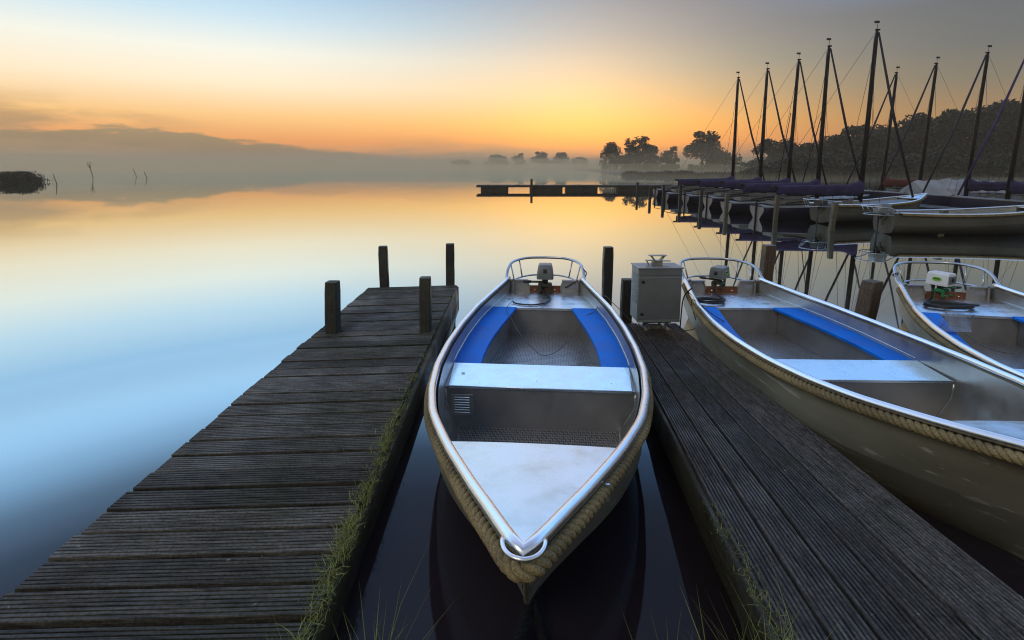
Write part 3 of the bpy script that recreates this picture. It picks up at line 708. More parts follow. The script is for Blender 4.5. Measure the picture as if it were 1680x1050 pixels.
# motors --------------------------------------------------------------
def motor(loc, rz, kind, label, sc=1.0):
    root = empty('outboard_motor', loc, rz); root.scale = (sc, sc, sc); tag(root, label, 'outboard motor')
    brk = M['green'] if kind == 'white' else M['olive']
    # cowl: lofted tapered box with rounded edges
    b = MB()
    def ring(w, d, z, y=0, r=.03, n=4):
        pts = []
        for cx, cy, a0 in ((w/2-r, d/2-r, 0), (-w/2+r, d/2-r, 90), (-w/2+r, -d/2+r, 180), (w/2-r, -d/2+r, 270)):
            for i in range(n+1):
                a = R(a0+90*i/n); pts.append(Vector((cx+r*math.cos(a), cy+r*math.sin(a)+y, z)))
        pts.append(pts[0]); return pts
    if kind == 'grey':
        rows = [ring(.20, .24, 0), ring(.205, .25, .02), ring(.19, .23, .09), ring(.165, .2, .155), ring(.15, .18, .168), ring(.11, .13, .174)]
        b.grid(rows, True); b.add(rows[-1][:-1], [tuple(range(20))]); b.add(rows[0][:-1], [tuple(reversed(range(20)))])
        cw = b.build('cowl', M['cowl_grey'], root)
        b = MB(); b.box((0, -.112, .10), (.045, .006, .05), RX(R(-12)), bev=.002); b.build('badge', M['black'], cw)
    else:
        # boxy electric head: rounded shell open at one side with a dark socket
        mt = M['cowl_white'] if kind != 'black' else M['black']
        rows = [ring(.215, .26, -.01, 0, .008, 4), ring(.215, .26, .01, 0, .008), ring(.185, .25, .13, .0, .008), ring(.172, .245, .148, .0, .01), ring(.15, .237, .156, .0, .012)]
        b.grid(rows, False); b.add(rows[-1][:-1], [tuple(range(20))]); b.add(rows[0][:-1], [tuple(reversed(range(20)))])
        cw = b.build('cowl', mt if kind == 'white' else (M['cowl_grey'] if kind != 'black' else M['black']), root)
        if kind != 'black':
            b = MB(); b.box((0, -.131, .07), (.165, .012, .105), bev=.004); b.build('end_plate', M['cab_dark'], cw)
            b = MB(); b.tube([(-.0, -.136, .075), (0, -.146, .075)], .028, 14); b.tube([(0, -.146, .075), (0, -.152, .075)], [.018, .014], 10); b.build('socket', M['black'], cw)
            for sg in ((1,) if kind != 'white' else (-1,)):
                b = MB(); m = 20; c0 = Vector((sg*.1035, 0, .075)); el = [c0+Vector((-sg*.003*math.sin(a)*1.0, .055*math.cos(a), .028*math.sin(a))) for a in [2*math.pi*i/m for i in range(m)]]
                b.add(el+[v+Vector((sg*.003, 0, 0)) for v in el], [tuple(range(m)), tuple(range(m, 2*m))]+[(i, (i+1) % m, m+(i+1) % m, m+i) for i in range(m)])
                lg = b.build('logo', M['logo'], cw)
                b = MB(); c1 = c0+Vector((sg*.0045, 0, .004))
                for i in range(5):
                    yy = -.032+i*.016; b.tube([c1+Vector((0, yy, -.012)), c1+Vector((0, yy-.004, .012)), c1+Vector((0, yy+.007, .010)), c1+Vector((0, yy+.006, -.010))], .0022, 5)
                b.build('lettering', M['logo_dark'], lg)
    # neck, clamp bracket, screws, tiller, shaft
    b = MB(); b.tube([(0, 0, -.10), (0, 0, .01)], [.03, .042], 12); b.tube([(0, .08, -.95), (0, .08, -.02)], .018, 10); b.tube([(0, .02, -.92), (0, .12, -.95), (0, .22, -.92)], [.02, .045, .02], 12)
    b.build('shaft', M['black'], root)
    b = MB(); b.box((0, -.02, -.085), (.17, .09, .05), bev=.012)
    for sg in (-1, 1):
        b.box((sg*.06, -.07, -.12), (.04, .03, .10), RY(sg*R(6)), bev=.008); b.box((sg*.06, .035, -.15), (.03, .03, .14), bev=.006)
        b.tube([(sg*.06, -.06, -.14), (sg*.06, -.125, -.14)], .009, 8); b.tube([(sg*.06-.028, -.128, -.145), (sg*.06+.028, -.128, -.135)], .007, 6)
    b.build('bracket', brk, root)
    b = MB(); tp = [(.0, -.03, -.04), (.08, -.09, -.045), (.17, -.10, -.05)] if kind == 'white' else [(0, -.04, -.04), (-.08, -.08, -.035), (-.17, -.08, -.035)]
    b.tube(smooth_path(tp, 4), .014, 8); til = b.build('tiller', brk, root)
    b = MB(); e = Vector(tp[-1]); d = (e-Vector(tp[-2])).normalized(); b.tube([e, e+d*.09], .018, 10); b.build('grip', M['black'], til)
    return root
def on_boat(i, s, u, z, k=None):
    px, py, th, kx, dz, ks, ro = BOATS[i]
    return Matrix.LocRotScale(Vector((px, py, dz)), Matrix.Rotation(-th, 3, 'Z') @ Matrix.Rotation(-ro, 3, 'Y'), Vector((kx, ks, 1))) @ Vector((u, s, z))
motor(on_boat(0, LB+.0, -.0, .50), -BOATS[0][2], 'grey', 'small grey tapered outboard motor at the stern of the boat beside the pier')
motor(on_boat(1, LB+.02, -.02, .515), R(-44), 'electric', 'boxy pale outboard motor with a round black socket, beside the grey cabinet', .82)
motor(on_boat(2, LB-.02, -.05, .50), R(24), 'white', 'white outboard motor with a lime green logo and green clamps', .86)
def far_pt(bt, s, u, z):
    return Matrix.LocRotScale(bt.location, bt.rotation_euler, bt.scale) @ Vector((u, s, z))
motor(far_pt(boats[3], LB+.05, 0, .46), boats[3].rotation_euler.z, 'black', 'black outboard motor on a far aluminium boat between mooring posts', 1.25)
motor(far_pt(boats[4], LB+.05, 0, .46), boats[4].rotation_euler.z, 'grey', 'silver grey outboard motor on the nearest boat among the mooring posts', 1.5)

# cables and ropes ---------------------------------------------------------
def line_thing(name, pts, r, mat, label, cat, group=None, k=8):
    b = MB(); b.tube(smooth_path(pts, k), r, 8); o = b.build(name, mat); return tag(o, label, cat, group)
B0 = lambda s, u, z: on_boat(0, s, u, z)
line_thing('power_cable', [B0(4.86, -.03, .42), B0(4.72, .0, .35), B0(4.56, .05, .342), B0(4.42, .06, .342), B0(4.26, 0, .342), B0(4.18, -.12, .342), B0(4.19, -.24, .342), B0(4.24, -.33, .343), B0(4.27, -.35, .355)], .009, M['cable'], 'thick black cable looped on the stern seat of the boat beside the pier', 'cable')
line_thing('thin_wire', [B0(4.30, -.36, .35), B0(4.0, -.40, .347), B0(3.75, -.345, .345), B0(3.55, -.23, .22), B0(3.35, -.08, .13), B0(3.25, .02, .11), B0(3.35, .16, .14), B0(3.6, .33, .25), B0(3.8, .42, .33), B0(3.95, .54, .36), B0(4.0, .62, .50), B0(3.95, .72, .44), (1.33, 5.3, .16)], .0035, M['wire'], 'thin grey wire sagging between the two blue benches of the boat beside the pier', 'wire')
def coil(i, s, u, rx, ry, loops, z0=.345, zr=.009, ph=0):
    pts = []
    for k in range(loops*14+1):
        a = 2*math.pi*k/14+ph; f = 1-.05*math.sin(k*.7); pts.append(on_boat(i, s+ry*math.sin(a)*f+.01*math.sin(k), u+rx*math.cos(a)*f, z0+zr*(k/14)*1.1))
    return pts
P1 = coil(1, 4.30, -.30, .145, .10, 3)+[on_boat(1, 4.5, -.10, .34), on_boat(1, 4.75, -.12, .36), on_boat(1, 4.84, -.08, .46)]
line_thing('cable_coil', P1, .008, M['cable'], 'black cable coiled on the stern seat of the boat numbered 5', 'cable', k=3)
P2 = coil(2, 4.38, -.12, .21, .11, 3)+[on_boat(2, 4.6, -.22, .33), on_boat(2, 4.78, -.14, .36), on_boat(2, 4.86, -.12, .46)]
line_thing('cable_coil', P2, .011, M['cable'], 'thick black cable coiled in front of the white motor with the green logo', 'cable', k=3)
line_thing('cable', [(1.82, 5.40, .12), (1.84, 5.40, .45), (1.90, 5.32, .58), on_boat(1, 4.1, -.61, .50), on_boat(1, 4.2, -.5, .42), on_boat(1, 4.26, -.40, .35)], .007, M['cable'], 'black cable running from the grey cabinet over the rim of the boat numbered 5', 'cable')
line_thing('black_line', [(1.80, 5.28, .12), (1.92, 5.2, .2), on_boat(1, 3.75, -.68, .5), on_boat(1, 3.7, -.5, .38), on_boat(1, 3.5, -.43, .345)], .0045, M['cable'], 'thin black line from the cabinet foot over the boat rim to the blue bench', 'line')
line_thing('thin_wire', [on_boat(2, 4.28, -.2, .35), on_boat(2, 3.9, -.25, .30), on_boat(2, 3.6, -.1, .15), on_boat(2, 3.55, .15, .14), on_boat(2, 3.9, .35, .3), on_boat(2, 4.0, .6, .5)], .004, M['wire'], 'thin grey wire sagging inside the boat under the white motor', 'wire')
line_thing('cord_knot', [on_boat(2, 4.93, -.475, .56), on_boat(2, 4.90, -.50, .58), on_boat(2, 4.93, -.44, .60), on_boat(2, 4.88, -.47, .53), on_boat(2, 4.75, -.45, .44), on_boat(2, 4.6, -.45, .35)], .006, M['cable'], 'dark cord knotted round the stern rail of the rightmost blue-benched boat', 'cord')
line_thing('cord_knot', [B0(4.95, .46, .60), B0(4.90, .50, .56), B0(4.86, .47, .5), B0(4.86, .40, .47), B0(4.84, .24, .38)], .007, M['cable'], 'dark cord tied at the right end of the stern rail beside the small grey motor', 'cord')
b = MB(); twist_rope(b, smooth_path([B0(.55, -.0, .10), B0(.42, -.02, .06), B0(.2, -.06, .08), (-.07, 1.30, .12), (-.12, 1.05, .16)], 10), .011, .013, .09); twist_rope(b, smooth_path([B0(.55, .0, .09), B0(.40, .06, .02), B0(.15, .12, .05), (.16, 1.25, .1), (.2, 1.0, .16)], 10), .009, .010, .08)
b.tube(smooth_path([B0(.54, -.03, .12), B0(.50, 0, .13), B0(.54, .03, .12), B0(.56, 0, .09), B0(.54, -.03, .12)], 4), .018, 8)
tag(b.build('mooring_rope', M['black_rope']), 'black mooring rope knotted to the stem of the boat nearest the viewer', 'rope')

# folded clear plastic tray
tr = tag(empty('plastic_tray', on_boat(2, 3.36, -.42, .348), -BOATS[2][2]+R(20)), 'clear plastic tray propped on the blue bench of the boat cut by the right edge', 'tray'); 
b = MB(); b.box((0, 0, .1), (.2, .004, .2), RX(R(-35))); b.box((0, .05, .01), (.2, .14, .004)); b.box((-.1, .02, .06), (.004, .1, .11)); b.box((.1, .02, .06), (.004, .1, .11)); b.build('shell', M['plastic'], tr)
b = MB(); b.tube([(-.1, -.055, .185), (.1, -.055, .185), (.1, .06, .02), (-.1, .06, .02), (-.1, -.055, .185)], .005, 6); b.build('rim', M['plastic'], tr)

# ------------------------------------------------------------------ cabinet
cab = tag(empty('electrical_cabinet', (1.565, 5.5, .1), R(2)), 'grey metal electrical cabinet with two round black locks standing on the gangway end', 'cabinet')
b = MB(); b.box((0, 0, .39), (.47, .27, .58), bev=.006); body = b.build('body', M['cab'], cab)
b = MB(); b.box((0, -.141, .355), (.458, .012, .455), bev=.004); door = b.build('door', M['cab_dark'], cab)
for z in (.54, .19):
    b = MB(); b.tube([(-.185, -.147, z), (-.185, -.156, z)], .017, 12); b.box((-.185, -.160, z), (.022, .008, .012), RY(R(35)), bev=.002); b.build('lock', M['black'], door)
b = MB(); b.box((0, -.139, .64), (.462, .010, .072), bev=.003); b.build('top_panel', M['cab_dark'], cab)
b = MB(); b.box((0, -.141, .11), (.462, .014, .03), bev=.003); b.build('bottom_strip', M['cab'], cab)
b = MB(); b.box((0, 0, .684), (.49, .30, .014), bev=.004); b.build('lid', M['cab'], cab)
b = MB()
for i in range(12): b.box((-.237, 0, .30+i*.028), (.006, .20, .012), RY(R(-30)))
b.build('side_louvres', M['cab'], cab)
b = MB()
b.box((-.0, 0, .718), (.10, .08, .055), bev=.004)
for sg in (-1, 1): b.box((sg*.045, -.01, .765), (.012, .06, .085), RY(sg*R(38)))
b.box((0, -.01, .800), (.19, .07, .006)); b.box((.09, .0, .738), (.11, .05, .006)); b.box((.045, 0, .715), (.006, .05, .05)); b.box((-.09, 0, .745), (.07, .05, .006)); b.box((-.10, 0, .718), (.006, .05, .05), RY(R(-30)))
b.build('top_bracket', M['galv'], cab)
for sg in (-1, 1):
    b = MB(); b.box((sg*.10, -.09, .05), (.025, .03, .10), RY(sg*R(24))); b.box((sg*.10, .09, .05), (.025, .03, .10), RY(sg*R(24))); b.box((sg*.12, 0, .0), (.04, .26, .012)); b.build('foot', M['galv'], cab)
b = MB(); b.box((0, -.09, .085), (.30, .03, .02)); b.box((0, .09, .085), (.30, .03, .02)); b.box((.0, -.08, .03), (.11, .01, .05)); b.build('base_frame', M['galv'], cab)

# ------------------------------------------------------------------ posts around
def lone_post(p0, p1, w, mat, label, group=None, seed=1, rz=0):
    p0 = Vector(p0); o = post_mesh(Vector((0, 0, -.6)), Vector(p1)-p0, w, seed=seed, rz=rz).build('mooring_post', mat); o.location = p0
    return tag(o, label, 'post', group)
q = atd(998, 405, 7.0); lone_post((q.x, q.y, 0), q, .125, M['post'], 'square dark post standing in the water between the first boat and the grey cabinet', rz=R(3))
q = atd(1029, 458, 6.05); lone_post((q.x, q.y, 0), q, .125, M['post'], 'short dark post tucked behind the left side of the grey cabinet', seed=5)
q = atd(1262, 402, 7.4); lone_post((q.x-.04, q.y, 0), q, .15, M['post_brown'], 'brown post behind the far rim of the boat numbered 5', seed=8)
q = atd(1432, 461, 6.0); lone_post((q.x-.16, q.y-.05, 0), q, .17, M['post_brown'], 'thick leaning brown post between the two right-hand blue-benched boats', seed=14, rz=R(20))
rowp = [(1046, 299, 345), (1067, 304, 351), (1089, 303, 358), (1117, 303, 366), (1151, 312, 377), (1193, 318, 387), (1276, 320, 406), (1371, 333, 427), (1549, 345, 428)]
names = ['first from the far end of the row', 'second from the far end of the row', 'third from the far end of the row', 'fourth from the far end of the row', 'fifth from the far end, by a white transom', 'sixth from the far end, left of the nearest navy sailboat stern', 'in front of the nearest navy hull', 'in front of the black outboard boat', 'thick and leaning, in front of the nearest moored aluminium boat']
for i, (x, ya, yb) in enumerate(rowp):
    off_ = (ya+yb)/2-272; d = 862*1.85/off_; q = atd(x, ya, d); wdt = .13 if i < 8 else .16
    b0 = Vector((q.x+random.uniform(-.02, .02) - (.10 if i >= 7 else 0), q.y, 0))
    lone_post(b0, q, wdt, M['post_far'] if i > 4 else M['post'], 'slim mooring post, '+names[i], 'mooring posts along the sailboat berths', seed=20+i)
# sticks in the water on the left
def stick(name, x, yt, yw, fork, label):
    d = 862*1.85/(yw-272); q = atd(x, yt, d); b = MB(); base = Vector((.02*d/4, 0, -.5)); tip = Vector((-.05, 0, q.z))
    rr = .045*d/55
    b.tube([base, base.lerp(tip, .4)+Vector((.03, 0, 0)), tip], [rr, rr*.9, rr*.6], 6)
    if fork:
        for sg in (-1, 1): b.tube([tip.lerp(base, .3), tip.lerp(base, .12)+Vector((sg*.28, 0, 0)), tip+Vector((sg*.22, 0, .25))], [rr*.6, rr*.5, rr*.25], 5)
        b.tube([tip+Vector((.22, 0, .25)), tip+Vector((.05, 0, .05))], rr*.25, 5)
    o = b.build(name, M['bark']); o.location = (q.x, q.y, 0); tag(o, label, 'stick', 'bare sticks standing in the lake')
stick('stick', 88, 286, 303, 0, 'leaning stick beside the dark reed clump')
stick('stick', 146, 268, 291, 1, 'tallest stick in the lake, with a forked twiggy top')
stick('stick', 219, 277, 290, 0, 'slim stick, left one of the close pair')
stick('stick', 237, 282, 293, 0, 'slim stick, right one of the close pair')

# ------------------------------------------------------------------ long jetty and berth walkway
jt = tag(empty('floating_jetty', (-2.6, 39.5, 0)), 'long dark floating jetty reaching out over the middle of the lake', 'jetty')
def jx(px): return (px-840)*39.6/850+2.6
b = MB(); x = jx(783)
while x < jx(1160): b.box((x+.34, 0, .40), (.66, 1.5, .05)); x += .68
b.build('deck', M['jetty'], jt)
b = MB(); b.box(((jx(783)+jx(1160))/2, -.72, .33), (jx(1160)-jx(783), .06, .12)); b.box(((jx(783)+jx(1160))/2, .72, .33), (jx(1160)-jx(783), .06, .12)); b.build('side_beam', M['jetty'], jt)
for a, c in ((790, 834), (869, 921), (927, 977), (1009, 1160)):
    b = MB(); b.box(((jx(a)+jx(c))/2, 0, .07), (jx(c)-jx(a), 1.3, .46), bev=.03); b.build('float', M['jetty'], jt)
b = post_mesh(Vector((jx(871), -.85, -.6)), Vector((jx(871), -.85, .89)), .17, seed=3); b.build('post', M['jetty'], jt)
b = MB()
for px in (800, 850, 880, 912, 950, 990, 1040): b.box((jx(px), .6, .44), (.1, .06, .06))
b.build('cleat', M['galv'], jt)
wk = tag(empty('berth_walkway', (15.4, 27, 0)), 'narrow walkway between the two rows of moored sailboats', 'walkway')
b = MB(); y = -13.
while y < 13: b.box((0, y, .36), (1.1, .14, .04)); y += .16
b.build('deck', M['jetty'], wk)
b = MB(); b.box((-.5, 0, .25), (.08, 26, .16)); b.box((.5, 0, .25), (.08, 26, .16)); b.build('side_beam', M['jetty'], wk)

# ------------------------------------------------------------------ sailboats (bow towards +X, origin under the mast)
def sail_hull(b, L0, L1, beam, inset=0, z0=-.1, rim=0.0):
    pass
def make_sailboat(cover=M['cover'], mast=True):
    root = empty('sailboat')
    n = 28; x0, x1 = -3.6, 2.1
    def w(t): return .56+.30*math.sin(math.pi*min(1, t*1.05)*.62) if t < .55 else (.56+.30*math.sin(math.pi*min(1, .55*1.05)*.62))*max(0, 1-((t-.55)/.45)**2.1)
    def g(t): return .47+.20*t**2.2
    b = MB()
    for sg in (-1, 1):
        rows = []
        for i in range(n+1):
            t = i/n; x = x0+(x1-x0)*t; ww = w(t); gg = g(t)
            xb = x-(.35*t**4)
            rows.append([Vector((x, sg*ww, gg)), Vector((x, sg*ww*1.01, gg-.05)), Vector((x-.05*t, sg*ww*.97, gg*.55)), Vector((xb, sg*ww*(.55+.3*min(1, t*3)), .1)), Vector((xb, sg*ww*(.2+.4*min(1, t*3)), -.1))])
        b.grid(rows, True, sg < 0)
    b.build('hull', M['navy'], root)
    b = MB()
    for sg in (-1, 1):
        rows = []
        for i in range(n+1):
            t = i/n; x = x0+(x1-x0)*t; ww = w(t)+.012; gg = g(t)
            rows.append([Vector((x, sg*(ww-.04), gg+.02)), Vector((x, sg*ww, gg+.012)), Vector((x, sg*(ww+.004), gg-.02))])
        b.grid(rows, True, sg < 0)
    b.build('rubbing_strake', M['white_hull'], root)
    b = MB(); w0 = w(0); b.add([(x0-.01, -w0, g(0)), (x0-.01, w0, g(0)), (x0-.01, w0*.95, .3), (x0-.01, w0*.55, .1), (x0-.01, w0*.2, -.1), (x0-.01, -w0*.2, -.1), (x0-.01, -w0*.55, .1), (x0-.01, -w0*.95, .3)], [(0, 1, 2, 3, 4, 5, 6, 7)])
    b.build('transom', M['white_hull'], root)
    b = MB()   # deck with a cockpit opening
    for sg in (-1, 1):
        rows = []
        for i in range(n+1):
            t = i/n; x = x0+(x1-x0)*t; wo = w(t)-.02; wi = .34 if .06 < t < .55 else 0
            rows.append([Vector((x, sg*wo, g(t)+.01)), Vector((x, sg*min(wo, max(wi, wo*.5)), g(t)+.03)), Vector((x, sg*min(wo, wi), g(t)+.045))])
        b.grid(rows, False, sg < 0)
    b.build('deck', M['sdeck'], root)
    b = MB()
    xa, xb_ = x0+(x1-x0)*.08, x0+(x1-x0)*.55
    for sg in (-1, 1): b.box(((xa+xb_)/2, sg*.345, .62), (xb_-xa, .03, .13))
    b.box((xb_, 0, .64), (.03, .69, .14)); b.box((xa, 0, .6), (.03, .69, .12)); b.add([(xa, -.33, .25), (xb_, -.33, .25), (xb_, .33, .25), (xa, .33, .25)], [(0, 1, 2, 3)])
    b.build('coaming', M['sdeck'], root)
    b = MB(); b.box((x0-.03, 0, .2), (.06, .04, .8)); b.tube([(x0-.05, 0, .62), (x0+.5, .02, .72), (x0+.95, .05, .74)], .018, 6); b.build('rudder', M['mast'], root)
    b = MB(); b.tube([(-2.8, -.42, .60), (-1.6, -.36, .72), (-.6, -.30, .70)], .02, 6); b.build('boat_hook', M['mast'], root)
    for xx, yy in ((-.3, .5), (.9, .42)):
        b = MB(); b.box((xx, yy, .66), (.14, .04, .05), bev=.01); b.build('cleat', M['galv'], root)
    if mast:
        TOP = 6.35
        b = MB(); b.tube([(0, 0, .55), (0, 0, 3), (0, 0, TOP-.4), (0, 0, TOP)], [.08, .076, .058, .04], 8); b.box((.02, 0, TOP), (.14, .05, .05)); mo = b.build('mast', M['mast'], root)
        b = MB(); b.tube([(0, 0, TOP), (0, 0, TOP+.28)], .008, 5); b.box((-.03, 0, TOP+.25), (.17, .012, .075)); b.build('wind_vane', M['flag'], mo)
        b = MB(); b.tube([(0, 0, 1.12), (-3.1, 0, 1.16)], .045, 8); b.build('boom', M['mast'], root)
        b = MB(); rows = []
        for i in range(25):
            t = i/24; x = .06-3.0*t; sag = .015*math.sin(i*1.9)+.02*math.sin(i*.8); hh = .25+.05*(1-t)+sag; up = .10+.26*max(0, 1-t*5)**2
            rows.append([Vector((x, (.085+.02*math.sin(i))*math.cos(a), 1.10+(up if math.sin(a) > 0 else hh)*math.sin(a)*1.0)) for a in [2*math.pi*k/12 for k in range(13)]])
        b.grid(rows, True); b.build('sail_cover', cover, root)
        b = MB(); b.tube([(.06, 0, TOP-.08), (.9, 0, 3.4), (1.85, 0, .72)], [.032, .05, .038], 6); b.build('furled_jib', M['jib'], root)
        b = MB()
        b.tube([(-.05, 0, TOP-.1), (x0+.1, 0, .62)], .006, 4)
        for sg in (-1, 1):
            b.tube([(0, 0, TOP-.5), (-.22, sg*.82, .58)], .008, 4); b.tube([(.02, 0, TOP-1.9), (.15, sg*.8, .60)], .006, 4)
        b.tube([(-.07, 0, TOP-.2), (-.09, 0, .8)], .009, 4)
        b.build('rigging', M['shroud'], root)
        b = MB(); b.tube([(-2.0, .0, 1.1), (-2.05, 0, .25)], .012, 5); b.build('mainsheet', M['shroud'], root)
        b = MB(); b.tube([(-.6, .0, 1.1), (-.02, 0, .62)], .01, 5); b.build('kicker', M['shroud'], root)
    return root
gA = 'sailboats moored with sterns to the posts'; gB = 'sailboats moored behind with bows to the walkway'
sb = make_sailboat(); boatsA = [(1203, 288, 27.6), (1248, 290, 25.2), (1294, 292, 23.1), (1343, 298, 20.6), (1412, 320, 18.3)]
ordA = ['farthest', 'second farthest', 'middle', 'second nearest', 'nearest']
for i, (px, py, d) in enumerate(boatsA):
    o = sb if i == 0 else copy_tree(sb); q = atd(px, py, d); o.location = (q.x, q.y, 0); o.rotation_euler = (0, R(-.6+random.uniform(-.5, .5)), R(random.uniform(-2.5, 2.5)))
    tag(o, 'navy sailboat with purple boom cover, %s of the front row pointing right' % ordA[i], 'sailboat', gA)
    if i == 4:
        for ch in o.children: pass
ordB = ['with a dark red boom cover', 'left of the pale tarpaulin', 'with a purple boom cover, right of the pale tarpaulin', 'at the right edge, with a purple furled jib']
for i, (px, py, d) in enumerate([(1447, 305, 26.3), (1508, 306, 24.), (1586, 309, 21.8), (1654, 316, 19.8)]):
    o = copy_tree(sb); q = atd(px, py, d); o.location = (q.x, q.y, 0); o.rotation_euler = (0, R(-.6), R(180+random.uniform(-2.5, 2.5)))
    tag(o, 'navy sailboat of the back row, '+ordB[i], 'sailboat', gB)
    for ch in list(o.children):
        if i == 0 and ch.name.startswith('sail_cover'): ch.data = ch.data.copy(); ch.data.materials[0] = M['cover_red']
        if i == 1 and ch.name.startswith('sail_cover'): bpy.data.objects.remove(ch)
        if i == 3 and ch.name.startswith('furled_jib'): ch.data = ch.data.copy(); ch.data.materials[0] = M['jib_purple']
nb = make_sailboat(mast=False); q = atd(1160, 290, 30.6); nb.location = (q.x+.6, q.y, 0); tag(nb, 'mastless navy hull at the far end of the front row', 'sailboat')
for (px, pt, d, lb, lean) in ((1275, 187, 29, 'slim leaning spar of a dinghy behind the middle masts, left one of two', .45), (1312, 185, 26.5, 'slim leaning spar of a dinghy behind the middle masts, right one of two', .85)):
    dn = empty('sailing_dinghy'); q = atd(px, 290, d); t = atd(px+13, pt, d); dn.location = (q.x, q.y, 0)
    b = MB()
    rows = [[Vector((x, y*wd, z)) for y, z in ((-1, .35), (-.85, .1), (-.3, -.05), (.3, -.05), (.85, .1), (1, .35))] for x, wd in ((-1.6, .45), (-.8, .6), (0, .65), (.8, .55), (1.4, .3), (1.8, .03))]
    b.grid(rows, True); b.build('hull', M['white_hull'], dn)
    b = MB(); b.tube([(0, 0, .1), (lean, 0, t.z)], [.035, .02], 6); b.build('mast', M['mast'], dn)
    tag(dn, lb, 'dinghy')
# boat under a pale tarpaulin in the back row
tp = empty('covered_boat', tuple(atd(1560, 300, 23.2)*1.0)); tp.location.z = 0
tag(tp, 'boat hidden under a pale grey tarpaulin tent behind the right-hand masts', 'covered boat')
b = MB(); rows = []
for i in range(17):
    t = i/16; x = -1.7+3.6*t; hgt = 1.28-.25*abs(t-.45)+.03*math.sin(i*2.1)
    rows.append([Vector((x, y, z+.02*math.sin(i*1.3+y*5))) for y, z in ((-.95, .45), (-.6, .45+(hgt-.45)*.5), (-.02, hgt), (.6, .45+(hgt-.45)*.5), (.95, .45))])
b.grid(rows, False, True); b.add([rows[0][k] for k in range(5)], [(0, 1, 2, 3, 4)]); b.add([rows[-1][k] for k in range(5)], [(4, 3, 2, 1, 0)]); b.build('tarpaulin', M['tarp'], tp)
b = MB(); rows = [[Vector((x, y*wd, z)) for y, z in ((-1, .48), (-.9, .1), (-.3, -.1), (.3, -.1), (.9, .1), (1, .48))] for x, wd in ((-2.2, .7), (-1, .9), (0, .93), (1.3, .8), (2.1, .5), (2.6, .03))]
b.grid(rows, True); b.build('hull', M['white_hull'], tp)

# ------------------------------------------------------------------ shore, trees
def land(name, pts, z=.35, label=None):
    """low lumpy land, outline pts (x,y)"""
    b = MB(); n = len(pts); cx = sum(p[0] for p in pts)/n; cy = sum(p[1] for p in pts)/n; rows = []
    for f, zz in ((1, -.3), (.97, z*.6), (.9, z), (.5, z+.2), (0.01, z+.2)):
        rows.append([Vector((cx+(p[0]-cx)*f, cy+(p[1]-cy)*f, zz+.12*noise.noise(Vector((p[0]*.3, p[1]*.3, f*4))))) for p in pts+[pts[0]]])
    b.grid(rows, True); o = b.build(name, M['shore']); recalc(o); return tag(o, label, kind='structure')
land('shore', [(21, 96), (34, 93), (46, 82), (58, 72), (75, 60), (120, 55), (200, 60), (230, 200), (150, 380), (40, 420), (-20, 400), (-45, 372), (-20, 350), (10, 330), (28, 250), (26, 160), (22, 130)])
def reed_bed(name, pts, n, h, seed, w=.05, body=0):
    rg = random.Random(seed); b = MB()
    for _ in range(n):
        t = rg.random()*(len(pts)-1); i = int(t); f = t-i; p = Vector(pts[i]).lerp(Vector(pts[i+1]), f)
        hh = h*(.6+.5*noise.noise(Vector((t*3, seed, 0)))+rg.uniform(-.15, .25)); blade(b, (p.x+rg.gauss(0, .5), p.y+rg.gauss(0, .8), -.05), max(.2, hh), rg.uniform(0, .35), rg.uniform(0, 6.28), w*rg.uniform(.7, 1.5))
    return b.build(name, M['reed'])
tag(reed_bed('reed_bed', [(21, 97, 0), (27, 94, 0), (34, 92, 0), (46, 81, 0), (58, 71, 0)], 5000, 1.3, 3, .16), 'misty reed belt along the shore under the trees', 'reeds', kind='stuff')
b = MB(); rg = random.Random(12)
for _ in range(9000):
    x = rg.uniform(-9, 1.5); hm = 1.15+.35*noise.noise(Vector((x*.9, 0, 0)))+.12*noise.noise(Vector((x*4, 1, 0)))+.35*math.exp(-((x+.6)/1.2)**2); hm *= .85*min(1, max(.0, (1.6-x)/1.1))**.6
    z = hm*rg.random()**.7; y = rg.gauss(0, .7); p = Vector((x, y, z)); a = rg.uniform(0, 3.14)
    if rg.random() < .25: blade(b, (x, y, max(-.05, z-.5)), rg.uniform(.3, .62), rg.uniform(.1, .8), rg.uniform(0, 6.28), .05)
    else:
        s_ = rg.uniform(.05, .14); u = Vector((rg.gauss(0, 1), rg.gauss(0, 1), rg.gauss(0, 1))).normalized(); v = u.cross(Vector((rg.gauss(0, 1), rg.gauss(0, 1), rg.gauss(0, 1)))).normalized()
        b.add([p-u*s_, p-v*s_*.6, p+u*s_, p+v*s_*.6], [(0, 1, 2, 3)])
o = b.build('reed_clump', M['reed']); o.location = (-54.6, 58.5, 0); tag(o, 'dark clump of reeds standing in the lake at the left edge', 'reeds')
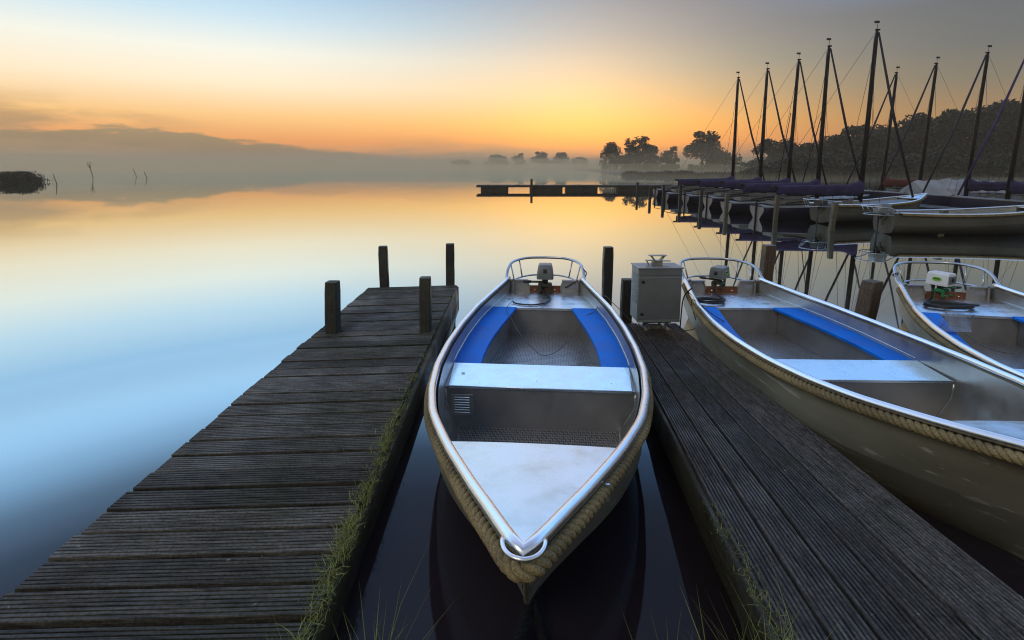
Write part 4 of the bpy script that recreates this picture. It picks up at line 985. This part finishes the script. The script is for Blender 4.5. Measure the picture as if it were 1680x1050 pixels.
def make_tree(h, cw, seed, nleaf=5200, leaf=.30, low=.12, name='tree', gaps=.42):
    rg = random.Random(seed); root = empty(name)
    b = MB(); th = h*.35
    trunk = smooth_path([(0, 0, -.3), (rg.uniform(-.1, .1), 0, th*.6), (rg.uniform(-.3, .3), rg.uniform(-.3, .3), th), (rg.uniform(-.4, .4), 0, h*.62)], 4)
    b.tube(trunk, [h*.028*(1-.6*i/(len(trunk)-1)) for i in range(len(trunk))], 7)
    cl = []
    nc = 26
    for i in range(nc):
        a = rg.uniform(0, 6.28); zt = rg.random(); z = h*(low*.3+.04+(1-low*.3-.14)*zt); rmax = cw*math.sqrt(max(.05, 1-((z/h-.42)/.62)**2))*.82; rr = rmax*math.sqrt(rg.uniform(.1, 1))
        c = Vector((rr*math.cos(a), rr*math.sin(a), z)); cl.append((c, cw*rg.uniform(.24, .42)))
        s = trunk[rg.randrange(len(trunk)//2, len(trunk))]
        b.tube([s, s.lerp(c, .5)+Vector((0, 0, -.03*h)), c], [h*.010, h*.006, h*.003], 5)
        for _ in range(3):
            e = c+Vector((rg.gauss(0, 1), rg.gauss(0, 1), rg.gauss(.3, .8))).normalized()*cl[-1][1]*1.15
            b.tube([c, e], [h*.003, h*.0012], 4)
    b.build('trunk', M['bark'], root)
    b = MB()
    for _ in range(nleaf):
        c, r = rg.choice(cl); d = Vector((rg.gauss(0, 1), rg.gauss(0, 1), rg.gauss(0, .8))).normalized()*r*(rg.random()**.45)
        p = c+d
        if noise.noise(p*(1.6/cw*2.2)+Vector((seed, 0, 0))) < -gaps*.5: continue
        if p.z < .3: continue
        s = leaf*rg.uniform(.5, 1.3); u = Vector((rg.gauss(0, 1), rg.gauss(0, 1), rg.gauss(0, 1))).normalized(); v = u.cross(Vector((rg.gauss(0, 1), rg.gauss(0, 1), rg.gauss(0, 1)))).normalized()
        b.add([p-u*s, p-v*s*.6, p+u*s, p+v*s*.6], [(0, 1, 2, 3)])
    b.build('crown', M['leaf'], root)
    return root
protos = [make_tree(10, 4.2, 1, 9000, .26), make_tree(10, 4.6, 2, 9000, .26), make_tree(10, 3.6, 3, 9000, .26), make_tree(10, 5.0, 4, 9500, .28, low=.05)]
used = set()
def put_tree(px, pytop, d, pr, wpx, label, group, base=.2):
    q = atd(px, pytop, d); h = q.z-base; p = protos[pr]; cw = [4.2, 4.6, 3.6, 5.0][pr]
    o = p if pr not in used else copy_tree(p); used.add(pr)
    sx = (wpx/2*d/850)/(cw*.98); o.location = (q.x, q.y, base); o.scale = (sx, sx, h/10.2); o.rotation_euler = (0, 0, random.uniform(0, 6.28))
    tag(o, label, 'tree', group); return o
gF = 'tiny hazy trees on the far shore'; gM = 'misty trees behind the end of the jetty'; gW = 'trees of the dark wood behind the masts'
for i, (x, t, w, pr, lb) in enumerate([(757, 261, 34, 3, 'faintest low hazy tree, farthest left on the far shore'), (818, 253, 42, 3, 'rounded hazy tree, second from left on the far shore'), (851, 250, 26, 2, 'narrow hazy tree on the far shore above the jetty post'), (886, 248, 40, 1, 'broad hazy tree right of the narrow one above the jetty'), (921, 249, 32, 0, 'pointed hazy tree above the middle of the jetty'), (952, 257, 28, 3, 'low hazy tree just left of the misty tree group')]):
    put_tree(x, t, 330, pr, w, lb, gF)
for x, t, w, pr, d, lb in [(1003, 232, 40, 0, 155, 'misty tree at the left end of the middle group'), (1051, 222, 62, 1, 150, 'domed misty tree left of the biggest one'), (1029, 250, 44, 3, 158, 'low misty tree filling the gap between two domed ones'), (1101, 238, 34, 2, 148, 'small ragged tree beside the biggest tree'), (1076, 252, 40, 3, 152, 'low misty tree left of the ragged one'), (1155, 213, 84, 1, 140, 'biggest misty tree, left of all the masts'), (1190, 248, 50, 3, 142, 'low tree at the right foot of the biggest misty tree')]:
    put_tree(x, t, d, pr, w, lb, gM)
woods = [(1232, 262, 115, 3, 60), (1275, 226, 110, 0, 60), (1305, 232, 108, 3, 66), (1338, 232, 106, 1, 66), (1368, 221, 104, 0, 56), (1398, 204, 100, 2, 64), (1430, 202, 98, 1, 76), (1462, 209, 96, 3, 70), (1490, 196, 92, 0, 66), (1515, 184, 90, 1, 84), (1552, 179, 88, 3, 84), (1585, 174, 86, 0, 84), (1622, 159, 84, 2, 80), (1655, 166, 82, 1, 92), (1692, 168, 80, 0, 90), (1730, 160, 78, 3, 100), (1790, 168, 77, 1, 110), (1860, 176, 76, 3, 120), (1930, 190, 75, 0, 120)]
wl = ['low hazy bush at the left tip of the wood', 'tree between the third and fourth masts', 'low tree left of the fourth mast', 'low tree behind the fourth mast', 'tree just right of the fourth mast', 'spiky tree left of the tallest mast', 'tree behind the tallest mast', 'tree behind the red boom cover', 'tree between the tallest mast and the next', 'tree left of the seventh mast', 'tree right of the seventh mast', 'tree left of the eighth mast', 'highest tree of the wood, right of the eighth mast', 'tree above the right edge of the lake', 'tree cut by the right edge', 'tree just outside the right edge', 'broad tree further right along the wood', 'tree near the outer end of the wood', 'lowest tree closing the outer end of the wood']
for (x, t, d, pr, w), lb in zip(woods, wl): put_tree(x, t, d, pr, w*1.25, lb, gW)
# undergrowth closing the wood below the crowns
rg = random.Random(44); b = MB()
for _ in range(26000):
    px = rg.uniform(1215, 1760); d = rg.uniform(84, 104)-(px-1215)*.03; hmax = .9+3.8*min(1, (px-1215)/90); q = atd(px, 280, d)
    z = rg.uniform(0, hmax)*(.75+.3*noise.noise(Vector((px*.02, d*.1, 0)))); p = Vector((q.x, q.y, z)); s = rg.uniform(.2, .5)
    u = Vector((rg.gauss(0, 1), rg.gauss(0, 1), rg.gauss(0, 1))).normalized(); v = u.cross(Vector((rg.gauss(0, 1), rg.gauss(0, 1), rg.gauss(0, 1)))).normalized()
    b.add([p-u*s, p-v*s*.6, p+u*s, p+v*s*.6], [(0, 1, 2, 3)])
tag(b.build('undergrowth', M['leaf']), 'dense dark undergrowth at the foot of the wood', 'undergrowth', kind='stuff')

# ------------------------------------------------------------------ camera and render settings
cam = bpy.data.cameras.new('camera'); co = bpy.data.objects.new('camera', cam); C.objects.link(co); scene.camera = co
cam.sensor_width = 36; cam.lens = 850/1680*36; cam.shift_y = -109/1680; cam.clip_start = .05; cam.clip_end = 6000
co.location = (0, 0, H); co.rotation_euler = (math.pi/2-TILT, 0, 0)
scene.view_settings.view_transform = 'Standard'; scene.view_settings.look = 'None'; scene.view_settings.exposure = .16; scene.view_settings.gamma = 1
scene.render.resolution_x = 1024; scene.render.resolution_y = 640
cy = scene.cycles; cy.use_denoising = True; cy.filter_width = 1.1; cy.max_bounces = 8; cy.glossy_bounces = 5; cy.diffuse_bounces = 3; cy.volume_bounces = 1; cy.transparent_max_bounces = 12
cy.sample_clamp_indirect = 6; cy.caustics_reflective = False
